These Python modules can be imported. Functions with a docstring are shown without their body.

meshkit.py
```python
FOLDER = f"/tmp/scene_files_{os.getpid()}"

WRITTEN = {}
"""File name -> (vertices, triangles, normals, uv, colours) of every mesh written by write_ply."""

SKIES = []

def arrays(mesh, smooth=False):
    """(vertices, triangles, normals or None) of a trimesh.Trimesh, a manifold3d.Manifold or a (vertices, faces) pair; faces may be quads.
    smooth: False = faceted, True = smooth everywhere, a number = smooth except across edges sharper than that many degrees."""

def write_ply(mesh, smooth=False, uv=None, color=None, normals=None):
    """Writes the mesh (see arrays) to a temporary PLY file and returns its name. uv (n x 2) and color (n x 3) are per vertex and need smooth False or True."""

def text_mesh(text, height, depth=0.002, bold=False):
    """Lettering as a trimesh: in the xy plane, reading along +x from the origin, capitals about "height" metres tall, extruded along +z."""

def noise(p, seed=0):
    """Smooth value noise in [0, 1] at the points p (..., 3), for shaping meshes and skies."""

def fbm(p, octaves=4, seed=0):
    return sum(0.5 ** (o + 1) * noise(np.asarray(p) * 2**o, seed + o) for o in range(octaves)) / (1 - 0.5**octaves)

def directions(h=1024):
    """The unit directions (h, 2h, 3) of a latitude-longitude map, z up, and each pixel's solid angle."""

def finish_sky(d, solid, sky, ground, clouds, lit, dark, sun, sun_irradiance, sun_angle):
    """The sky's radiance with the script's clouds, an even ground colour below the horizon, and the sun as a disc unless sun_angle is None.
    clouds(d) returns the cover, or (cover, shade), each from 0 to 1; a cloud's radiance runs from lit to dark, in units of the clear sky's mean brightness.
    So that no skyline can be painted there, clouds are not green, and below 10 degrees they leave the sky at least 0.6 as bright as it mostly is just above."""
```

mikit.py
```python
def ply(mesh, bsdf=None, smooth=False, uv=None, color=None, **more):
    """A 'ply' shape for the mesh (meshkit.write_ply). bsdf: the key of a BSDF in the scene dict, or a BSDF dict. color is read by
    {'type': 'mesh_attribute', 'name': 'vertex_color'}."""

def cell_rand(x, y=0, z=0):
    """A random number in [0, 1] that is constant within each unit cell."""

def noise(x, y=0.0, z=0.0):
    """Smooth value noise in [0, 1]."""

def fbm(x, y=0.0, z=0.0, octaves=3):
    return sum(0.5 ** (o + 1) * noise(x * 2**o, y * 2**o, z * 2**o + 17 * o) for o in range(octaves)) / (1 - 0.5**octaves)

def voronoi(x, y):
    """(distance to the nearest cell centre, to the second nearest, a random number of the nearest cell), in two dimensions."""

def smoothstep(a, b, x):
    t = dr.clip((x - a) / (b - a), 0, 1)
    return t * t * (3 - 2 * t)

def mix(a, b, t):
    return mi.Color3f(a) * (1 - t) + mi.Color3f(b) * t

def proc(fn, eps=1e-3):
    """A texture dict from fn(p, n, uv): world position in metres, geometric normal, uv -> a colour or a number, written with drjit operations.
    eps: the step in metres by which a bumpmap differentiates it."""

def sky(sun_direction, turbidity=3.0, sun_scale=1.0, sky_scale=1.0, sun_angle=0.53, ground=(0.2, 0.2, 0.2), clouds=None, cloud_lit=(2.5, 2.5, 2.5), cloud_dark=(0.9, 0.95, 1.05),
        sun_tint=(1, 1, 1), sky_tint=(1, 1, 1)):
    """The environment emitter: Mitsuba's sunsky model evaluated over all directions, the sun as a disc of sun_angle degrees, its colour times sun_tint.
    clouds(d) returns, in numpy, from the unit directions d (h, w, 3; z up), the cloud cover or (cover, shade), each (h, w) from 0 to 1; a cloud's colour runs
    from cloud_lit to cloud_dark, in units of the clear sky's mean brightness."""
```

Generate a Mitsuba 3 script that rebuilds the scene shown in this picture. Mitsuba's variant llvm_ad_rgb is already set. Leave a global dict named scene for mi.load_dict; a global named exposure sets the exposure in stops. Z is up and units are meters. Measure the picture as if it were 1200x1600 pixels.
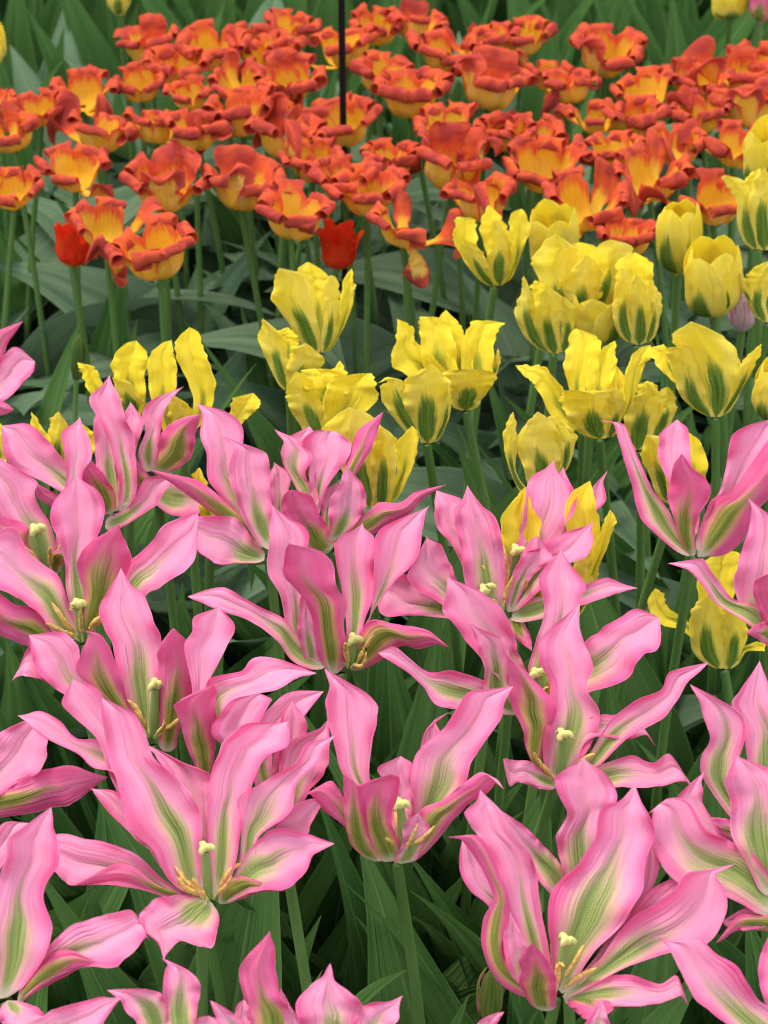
import math, random
import numpy as np, trimesh, drjit as dr, mitsuba as mi, mikit, meshkit
from scipy.interpolate import Akima1DInterpolator

T = mi.ScalarTransform4f
scene, labels = {}, {}

# ------------------------------------------------------------------ camera, sky, exposure
CAM_H, PITCH, VFOV = 1.20, math.radians(32.0), 22.0
FWD = np.array([0, math.cos(PITCH), -math.sin(PITCH)])
UP = np.array([0, math.sin(PITCH), math.cos(PITCH)])
RIGHT = np.array([1.0, 0, 0])
EYE = np.array([0, 0, CAM_H])
scene['camera'] = {'type': 'thinlens', 'fov': VFOV, 'fov_axis': 'y', 'aperture_radius': 0.0022, 'focus_distance': 1.32,
                   'near_clip': 0.05, 'far_clip': 400.0,
                   'to_world': T().look_at(origin=EYE.tolist(), target=(EYE + FWD).tolist(), up=[0, 0, 1])}
scene['sky'] = mikit.sky([-0.35, 0.25, 0.9], turbidity=4, sun_scale=0.35, sun_angle=24, clouds=lambda d: 1.0,
                         cloud_lit=(2.5, 2.5, 2.5), ground=(0.08, 0.09, 0.06))
exposure = 2.45

# ------------------------------------------------------------------ helpers
FPX = 800.0 / math.tan(math.radians(VFOV / 2))       # focal length in photograph pixels (1200 x 1600)


def ray(x, y):
    return FWD + RIGHT * ((x - 600) / FPX) - UP * ((y - 800) / FPX)


def depth_at(x, y, z):
    """distance along the view axis at which the ray meets height z"""
    return (z - CAM_H) / ray(x, y)[2]


def spot(x, y, z):
    return EYE + ray(x, y) * depth_at(x, y, z)


COUNT = {}


def numbered(name):
    n = COUNT.get(name, 0)
    COUNT[name] = n + 1
    return name if n == 0 else f'{name}_{n:03d}'


def thing(name, label, cat, group=None, kind=None):
    key = numbered(name)
    labels[key] = {'label': label, 'category': cat}
    if group:
        labels[key]['group'] = group
    if kind:
        labels[key]['kind'] = kind
    return key


def part(parent, name, shape, label=None):
    key = numbered(parent + '__' + name)
    scene[key] = shape
    if label:
        labels[key] = {'label': label}
    return key


def grid_faces(ns, nt, off=0, flip=False):
    i, j = np.meshgrid(np.arange(ns - 1), np.arange(nt - 1), indexing='ij')
    a = (i * nt + j).ravel() + off
    q = np.stack([a, a + 1, a + nt + 1, a + nt], 1)
    if flip:
        q = q[:, ::-1]
    return np.vstack([q[:, [0, 1, 2]], q[:, [0, 2, 3]]])


def two_layers(P, inner_dir, t, s, variant, bsdf, thick=0.00035):
    """A closed thin petal from the grid P (ns, nt, 3). inner_dir (3,) or grid: roughly where the inner face looks.
    uv: u = t + 4 * variant, v = s + 4 * (0 inner, 1 outer)."""
    ns, nt = P.shape[:2]
    du, dv = np.gradient(P, axis=1), np.gradient(P, axis=0)
    n = np.cross(du, dv)
    n /= np.linalg.norm(n, axis=2, keepdims=True) + 1e-12
    mid = n[ns // 3, nt // 2]
    ref = inner_dir if np.ndim(inner_dir) == 1 else inner_dir[ns // 3, nt // 2]
    sgn = 1.0 if mid @ ref > 0 else -1.0
    n = n * sgn
    prof = np.clip(1 - np.abs(t)[None, :] ** 6, 0, 1) * np.clip((1 - s) * 12, 0, 1)[:, None]
    A, B = P + n * (thick * prof)[..., None], P - n * (thick * prof)[..., None]
    v = np.vstack([A.reshape(-1, 3), B.reshape(-1, 3)])
    f = np.vstack([grid_faces(ns, nt, 0, sgn < 0), grid_faces(ns, nt, ns * nt, sgn > 0)])
    tt, ss = np.meshgrid(t, s, indexing='xy')
    uv = np.vstack([np.stack([tt.ravel() * 0.97 + 4 * variant, ss.ravel() * 0.98 + 0.01], 1),
                    np.stack([tt.ravel() * 0.97 + 4 * variant, ss.ravel() * 0.98 + 4.01], 1)])
    return mikit.ply((v, f), bsdf, smooth=True, uv=uv)


RNG = np.random.default_rng(7)


def smooth1(n, k, rng):
    """smooth random curve in [-1, 1] with about k knots"""
    kn = rng.uniform(-1, 1, k + 3)
    x = np.linspace(0, k, n)
    i = x.astype(int)
    f = x - i
    f = f * f * (3 - 2 * f)
    return kn[i] * (1 - f) + kn[i + 1] * f


def traced_petal(rows, face, dz, bow, thl, thr, m, d0, bsdf, rng, ragged=0.0, ns=42, nt=19, roll=None, ruffle=1.0, spike=False, d_off=0.0):
    """Petal from cross rows (left x y, right x y; base to tip) at the distance d0 of the flower's base; dz = how much farther
    the tip is than the base (in pixels of size d0 / FPX), cupped by arcs of thl / thr degrees."""
    rows = np.asarray(rows, float)
    if spike and len(rows) > 3:
        p, e = rows[-2], rows[-1]
        wp = math.dist(p[:2], p[2:])
        gap = math.dist((p[:2] + p[2:]) / 2, e[:2])
        if wp > 12 and gap > 10:
            k = rng.uniform(.14, .26)
            cm = (p[:2] + p[2:]) / 2 * .42 + e[:2] * .58
            hv = (p[2:] - p[:2]) * k
            rows = np.vstack([rows[:-1], np.r_[cm - hv, cm + hv], rows[-1:]])
    L, R = rows[:, :2], rows[:, 2:]
    C = (L + R) / 2
    q = np.r_[0, np.cumsum(np.linalg.norm(np.diff(C, axis=0), axis=1) + 1e-6)]
    length = q[-1]
    q /= q[-1]
    s = np.linspace(0, 1, ns)
    s = 1 - (1 - s) ** 1.15
    if len(rows) < 3:
        return None
    Li, Ri = Akima1DInterpolator(q, L)(s), Akima1DInterpolator(q, R)(s)
    nar = 1 - np.clip(0.45 + 0.55 * np.sqrt(np.clip(s / .06, 0, 1)), 0, 1)[:, None]
    Li, Ri = Li + (Ri - Li) * nar / 2, Ri - (Ri - Li) * nar / 2
    # gentle ragged outline
    wid = np.linalg.norm(Ri - Li, axis=1)
    env = np.clip(s * 3, 0, 1) * np.clip((1 - s) * 6, 0, 1)
    side = (Ri - Li) / (wid[:, None] + 1e-6)
    for E, sg in ((Li, -1), (Ri, 1)):
        j = smooth1(ns, 6, rng) * 0.040 + smooth1(ns, 16, rng) * 0.022
        j = j * wid
        if ragged:
            j = j + ragged * np.abs(smooth1(ns, 15, rng)) * np.clip((s - 0.4) * 2.5, 0, 1) - ragged * .3
        E += side * (sg * env * j)[:, None]
    M = Li + (Ri - Li) * m
    t = np.linspace(-1, 1, nt)
    t = np.sign(t) * np.abs(t) ** 0.9
    sg = -1.0 if face == 'i' else 1.0
    if roll is None:
        roll = 0.65 if face == 'i' else -0.15
    P = np.zeros((ns, nt, 3))
    base_depth = dz * s + bow * 4 * s * (1 - s) + d_off
    phl, phr = rng.uniform(0, 6.28, 2)
    kl, kr = rng.uniform(1.3, 2.4, 2)
    jit = smooth1(ns, 13, rng) * 2, smooth1(ns, 13, rng) * 2
    for j, tj in enumerate(t):
        E, th, ph, k = (Li, thl, phl, kl) if tj < 0 else (Ri, thr, phr, kr)
        a = abs(tj)
        th = math.radians(th)
        nrm = math.sin(min(th, math.pi / 2))
        D = E - M
        w = np.linalg.norm(D, axis=1)
        xy = M + D * (math.sin(th * a) / nrm)
        dep = sg * w * (1 - math.cos(th * a)) / nrm
        dep = dep - roll * (xy[:, 1] - M[:, 1])
        dep = dep + sg * w * 0.20 * (1 - math.exp(-(a / 0.16))) * np.clip(s * 4, 0, 1)
        wave = np.sin(6.283 * k * s + ph) + 0.55 * np.sin(6.283 * 2.3 * k * s + 2 * ph)
        dep = dep + ruffle * w * 0.24 * a ** 2 * wave * env
        dep = dep + ruffle * w * 0.07 * a ** 4 * (jit[0] if tj < 0 else jit[1]) * env
        dep = dep + w * 0.9 * (meshkit.noise(np.stack([s * 4.5 + phl * 9, 0 * s + tj * 2.2 + phr * 7, 0 * s], 1)) - .5) * .20 * env
        d = d0 * (1 + (base_depth + dep) / FPX)
        px = (xy[:, 0] - 600) / FPX
        py = (xy[:, 1] - 800) / FPX
        P[:, j] = EYE + d[:, None] * (FWD + np.outer(px, RIGHT) - np.outer(py, UP))
    inner = -FWD if face == 'i' else FWD
    return two_layers(P, inner, t, s, int(rng.integers(0, 40)), bsdf, thick=0.0004)


def tube(points, radii, sides=8):
    p = np.asarray(points, float)
    tg = np.gradient(p, axis=0)
    tg /= np.linalg.norm(tg, axis=1, keepdims=True) + 1e-12
    a = np.cross(tg, np.where(np.abs(tg[:, 2:]) < 0.9, [0, 0, 1.0], [1.0, 0, 0]))
    a /= np.linalg.norm(a, axis=1, keepdims=True) + 1e-12
    b, ang = np.cross(tg, a), np.arange(sides) * 2 * np.pi / sides
    r = np.broadcast_to(radii, (len(p),))
    v = p[:, None] + r[:, None, None] * (np.cos(ang)[None, :, None] * a[:, None] + np.sin(ang)[None, :, None] * b[:, None])
    i, j = np.meshgrid(np.arange(len(p) - 1), np.arange(sides), indexing='ij')
    qd = np.stack([i * sides + j, i * sides + (j + 1) % sides, (i + 1) * sides + (j + 1) % sides, (i + 1) * sides + j], -1).reshape(-1, 4)
    f = [qd[:, [0, 1, 2]], qd[:, [0, 2, 3]]]
    n0 = len(p) * sides
    v = np.vstack([v.reshape(-1, 3), p[:1], p[-1:]])
    k = np.arange(sides)
    f.append(np.stack([np.full(sides, n0), (k + 1) % sides, k], 1))
    e = (len(p) - 1) * sides
    f.append(np.stack([np.full(sides, n0 + 1), e + k, e + (k + 1) % sides], 1))
    return v, np.vstack(f)


def stem(parent, top, rng, r=0.0027, lean=0.02, mat='stem_green'):
    foot = np.array([top[0] + rng.normal(0, lean), top[1] + rng.normal(0, lean), -0.01])
    u = np.linspace(0, 1, 12)[:, None]
    b = rng.normal(0, 0.013, 3) * [1, 1, 0]
    pts = foot * (1 - u) + top * u + b * np.sin(np.pi * u)
    part(parent, 'stem', mikit.ply(tube(pts, np.linspace(r * 1.25, r, 12)), mat, smooth=True))
    return foot


# ------------------------------------------------------------------ materials
def decode(uv):
    k = dr.floor((uv.x + 2) / 4)
    f = dr.floor(uv.y / 4)
    return uv.x - 4 * k, uv.y - 4 * f, k, f            # t, s, variant, 0 inner / 1 outer


def rnd(k, n):
    return mikit.cell_rand(k, n, 3)


def pink_color(p, n, uv):
    t, s, k, f = decode(uv)
    t = t + 0.10 * (rnd(k, 4) - 0.5) + 0.05 * dr.sin(s * 7 + k)
    a = dr.abs(t)
    streak = mikit.noise(t * 24 + k * 7.3, s * 2.2, f * 3 + 1)
    fine = mikit.noise(t * 64 + k * 3.1, s * 4, f * 5 + 9)
    broad = mikit.noise(t * 2.5 + k * 5.7, s * 4, f * 2)
    veins = mikit.noise(t * 95 + k * 1.7, s * 2.5, f * 3 + 4)
    outer = f
    wmax = 0.30 + 0.36 * rnd(k, 1)
    reach = 0.42 + 0.44 * rnd(k, 2) + 0.10 * outer
    ends = reach * (0.80 + 0.38 * streak)
    along = 1 - mikit.smoothstep(ends * 0.45, ends, s)
    width = wmax * (0.35 + 0.65 * along) * (1.12 - 0.55 * s) * mikit.smoothstep(-0.25, 0.2, s)
    feather = 0.65 * (streak - 0.5) + 0.35 * (fine - 0.5)
    x = a / dr.maximum(width, 0.02) + feather * 0.9
    green = (1 - mikit.smoothstep(0.45, 1.05, x)) * along
    green = dr.clip(green * (0.72 + 0.5 * fine), 0, 1)
    halo = (1 - mikit.smoothstep(0.75, 1.75, x)) * (0.30 + 0.70 * along) * mikit.smoothstep(1.0, 0.7, s)
    rib = (1 - mikit.smoothstep(0.0, 0.05, a + 0.02 * streak)) * mikit.smoothstep(0.97, 0.55, s) * (0.25 + 0.35 * rnd(k, 6))
    inner_pink = mikit.mix([0.94, 0.42, 0.68], [0.90, 0.15, 0.42], mikit.smoothstep(0.38, 1.05, a + 0.7 * (broad - 0.45)))
    outer_pink = mikit.mix([0.88, 0.21, 0.46], [0.84, 0.10, 0.33], mikit.smoothstep(0.2, 0.9, broad + 0.2 * fine))
    pink = mikit.mix(inner_pink, outer_pink, outer * 0.8)
    pink = mikit.mix(pink, [0.94, 0.56, 0.79], 0.5 * mikit.smoothstep(0.5, 0.95, broad) * (1 - outer * 0.6))
    pink = pink * (0.88 + 0.14 * fine + 0.10 * veins)
    cream = mikit.mix([0.84, 0.68, 0.42], [0.76, 0.60, 0.20], outer)
    g = mikit.mix([0.40, 0.53, 0.17], [0.32, 0.38, 0.06], outer * 0.8)
    g = mikit.mix(g, mikit.mix([0.14, 0.26, 0.06], [0.09, 0.15, 0.02], outer), mikit.smoothstep(0.42, 0.72, streak * 0.45 + veins * 0.55) * 0.85)
    c = mikit.mix(pink, cream, halo * (0.25 + 0.55 * along) * (0.6 + 0.7 * streak))
    c = mikit.mix(c, g, green)
    c = mikit.mix(c, mikit.mix(g, [0.62, 0.12, 0.30], mikit.smoothstep(0.6, 0.9, s)), rib)
    c = mikit.mix(c, [0.80, 0.77, 0.60], 1 - mikit.smoothstep(0.02, 0.14, s + 0.05 * fine))
    return mikit.mix(c, [0.93, 0.66, 0.78], 0.25 * mikit.smoothstep(0.955, 0.975, dr.abs(decode(uv)[0])))


def yellow_color(p, n, uv):
    t, s, k, f = decode(uv)
    a = dr.abs(t)
    streak = mikit.noise(t * 22 + k * 7.3, s * 3.0, f * 3 + 1)
    fine = mikit.noise(t * 60 + k * 3.1, s * 5, f * 5 + 9)
    broad = mikit.noise(t * 2 + k * 5.7, s * 3, f * 2)
    wmax = 0.50 + 0.22 * rnd(k, 1)
    reach = 0.48 + 0.24 * rnd(k, 2) - 0.08 * (1 - f)
    prof = dr.maximum(1 - s / reach, 0.0)
    width = wmax * dr.power(prof + 1e-4, 0.5) * mikit.smoothstep(-0.05, 0.15, s)
    edge = width * (0.55 + 0.55 * streak + 0.35 * fine)
    green = (1 - mikit.smoothstep(edge * 0.55, edge * 1.1 + 0.03, a)) * (0.60 + 0.38 * f) * (1 - mikit.smoothstep(0.72, 1.02, s / reach + 0.30 * (streak - 0.5)))
    rib = (1 - mikit.smoothstep(0.0, 0.06, a)) * mikit.smoothstep(0.95, 0.4, s) * 0.22 * mikit.smoothstep(0.45, 0.8, rnd(k, 8))
    yel = mikit.mix([0.95, 0.82, 0.06], [0.94, 0.84, 0.18], broad * (0.35 + 0.65 * f))
    yel = yel * (0.93 + 0.12 * fine)
    pale = mikit.mix(yel, [0.88, 0.79, 0.28], f * 0.5 * mikit.smoothstep(0.7, 0.1, s))
    g = mikit.mix([0.20, 0.34, 0.06], [0.10, 0.21, 0.035], mikit.smoothstep(0.4, 0.8, streak))
    c = mikit.mix(pale, g, dr.clip(green, 0, 1))
    return mikit.mix(c, g, rib)


def orange_color(p, n, uv):
    t, s, k, f = decode(uv)
    a = dr.abs(t)
    streak = mikit.noise(t * 16 + k * 7.3, s * 3.0, f * 3 + 1)
    fine = mikit.noise(t * 50 + k * 3.1, s * 12, f * 5 + 9)
    broad = mikit.noise(t * 2 + k * 5.7, s * 5, f * 2)
    lim = mikit.mix([0.45, 0, 0], [0.68, 0, 0], f).x - (0.14 + 0.19 * f) * mikit.smoothstep(0.40, 0.95, a) + 0.14 * (streak - 0.5) + 0.12 * (rnd(k, 1) - 0.5)
    red = mikit.smoothstep(lim - 0.06, lim + 0.08, s)
    yel = mikit.mix([0.87, 0.54, 0.035], [0.86, 0.63, 0.18], broad * (0.3 + 0.7 * f))
    up = mikit.mix([0.84, 0.15, 0.045], [0.76, 0.10, 0.075], broad)
    roll = mikit.mix([0.68, 0.115, 0.065], [0.50, 0.075, 0.065], mikit.smoothstep(0.3, 0.7, broad))
    c = mikit.mix(yel, mikit.mix(up, roll, mikit.smoothstep(0.55, 0.66, s)), red)
    c = mikit.mix(c, [0.84, 0.40, 0.04], 0.35 * mikit.smoothstep(0.55, 0.8, streak) * (1 - mikit.smoothstep(0.5, 0.7, s)))
    return c * (0.9 + 0.18 * fine)


def red_color(p, n, uv):
    t, s, k, f = decode(uv)
    broad = mikit.noise(t * 2 + k * 5.7, s * 5, f * 2)
    c = mikit.mix([0.80, 0.035, 0.015], [0.86, 0.12, 0.03], 0.6 * broad)
    return mikit.mix([0.80, 0.40, 0.03], c, mikit.smoothstep(0.05, 0.3, s + 0.15 * broad))


def pale_color(p, n, uv):
    t, s, k, f = decode(uv)
    streak = mikit.noise(t * 14 + k * 7.3, s * 3.0, 1)
    c = mikit.mix([0.72, 0.55, 0.60], [0.70, 0.16, 0.36], mikit.smoothstep(0.5, 0.8, streak) * mikit.smoothstep(0.1, 0.5, s))
    return c


def bud_color(p, n, uv):
    t, s, k, f = decode(uv)
    streak = mikit.noise(t * 14 + k * 7.3, s * 3.0, 1)
    g = mikit.mix([0.08, 0.15, 0.03], [0.20, 0.26, 0.06], streak)
    return mikit.mix(g, [0.55, 0.13, 0.18], mikit.smoothstep(0.45, 0.95, dr.abs(t) + 0.4 * (streak - .5)) * mikit.smoothstep(0.0, 0.5, rnd(k, 5) - 0.5))


def greenbud_color(p, n, uv):
    t, s, k, f = decode(uv)
    streak = mikit.noise(t * 14 + k * 7.3, s * 3.0, 1)
    return mikit.mix([0.06, 0.13, 0.03], [0.13, 0.20, 0.06], streak)


def leaf_color_fn(dark, light, vein):
    def fn(p, n, uv):
        t, s, k, f = decode(uv)
        a = dr.abs(t)
        lines = mikit.noise(t * 34 + k * 5.1, s * 2.5, 2)
        patch = mikit.noise(t * 2.3 + k * 9.1, s * 5, 4)
        spotn = mikit.noise(t * 30 + k, s * 60, 8)
        c = mikit.mix(dark, light, dr.clip(0.15 + 0.55 * rnd(k, 3) + 0.5 * (patch - 0.5) + 0.6 * (lines - 0.5), 0, 1))
        c = mikit.mix(c, vein, 0.5 * (1 - mikit.smoothstep(0.0, 0.05, a)))
        c = mikit.mix(c, vein, 0.6 * mikit.smoothstep(0.955, 0.98, a))
        c = mikit.mix(c, [0.16, 0.12, 0.05], 0.5 * mikit.smoothstep(0.80, 0.93, spotn) * mikit.smoothstep(0.4, 0.9, patch))
        c = mikit.mix(c, [0.22, 0.20, 0.07], mikit.smoothstep(0.965, 1.0, s))
        return c
    return fn


def stem_color(p, n, uv):
    v = mikit.noise(p.x * 300, p.y * 300, p.z * 25)
    w = mikit.noise(p.x * 40, p.y * 40, 3)
    return mikit.mix([0.06, 0.145, 0.03], [0.13, 0.24, 0.07], 0.5 * v + 0.5 * w)


def soil_color(p, n, uv):
    v = mikit.fbm(p.x * 60, p.y * 60, p.z * 60, octaves=4)
    w = mikit.noise(p.x * 7, p.y * 7, 1)
    return mikit.mix([0.012, 0.009, 0.007], [0.06, 0.045, 0.032], mikit.smoothstep(0.3, 0.8, v) * (0.5 + 0.7 * w))


def thin(fn, rough=0.5, trans=0.7, **more):
    return {'type': 'principledthin', 'base_color': mikit.proc(fn), 'roughness': rough, 'diff_trans': trans, 'eta': 1.35, **more}




def vein_height(p, n, uv):
    t, s, k, f = decode(uv)
    return mikit.noise(t * 30 + k * 7.3, s * 2.0, 3) + 0.5 * mikit.noise(t * 60 + k, s * 3.0, 5) + 1.2 * mikit.noise(t * 3 + k * 3, s * 9, 7)


def veined(bsdf, scale=0.0006):
    return {'type': 'bumpmap', 'arbitrary': mikit.proc(vein_height, eps=3e-4), 'scale': scale, 'bsdf': bsdf}


scene['petal_pink'] = veined(thin(pink_color, 0.42, 0.75))
scene['petal_yellow'] = veined(thin(yellow_color, 0.5, 0.9))
scene['petal_orange'] = thin(orange_color, 0.45, 0.65)
scene['petal_red'] = thin(red_color, 0.45, 0.6)
scene['petal_pale'] = thin(pale_color, 0.5, 0.6)
scene['petal_bud'] = thin(bud_color, 0.5, 0.4)
scene['petal_greenbud'] = thin(greenbud_color, 0.5, 0.4)
scene['leaf_dark'] = veined(thin(leaf_color_fn([0.045, 0.125, 0.032], [0.120, 0.250, 0.075], [0.24, 0.38, 0.15]), 0.40, 0.55), 0.0008)
scene['leaf_grey'] = thin(leaf_color_fn([0.064, 0.140, 0.076], [0.185, 0.285, 0.185], [0.26, 0.38, 0.25]), 0.45, 0.5)
scene['stem_green'] = {'type': 'principled', 'base_color': mikit.proc(stem_color), 'roughness': 0.45, 'specular': 0.4}
scene['soil'] = {'type': 'principled', 'base_color': mikit.proc(soil_color), 'roughness': 0.95, 'specular': 0.1}
scene['style_green'] = {'type': 'principled', 'base_color': {'type': 'rgb', 'value': [0.19, 0.31, 0.09]}, 'roughness': 0.5}
scene['stigma_cream'] = {'type': 'principled', 'base_color': {'type': 'rgb', 'value': [0.55, 0.57, 0.20]}, 'roughness': 0.7}
scene['anther_gold'] = {'type': 'principled', 'base_color': mikit.proc(lambda p, n, uv: mikit.mix([0.50, 0.28, 0.06], [0.85, 0.62, 0.22], mikit.noise(p.x * 900, p.y * 900, p.z * 900))), 'roughness': 0.8}
scene['rod_black'] = {'type': 'principled', 'base_color': {'type': 'rgb', 'value': [0.006, 0.006, 0.007]}, 'roughness': 0.6, 'specular': 0.15}

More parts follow.
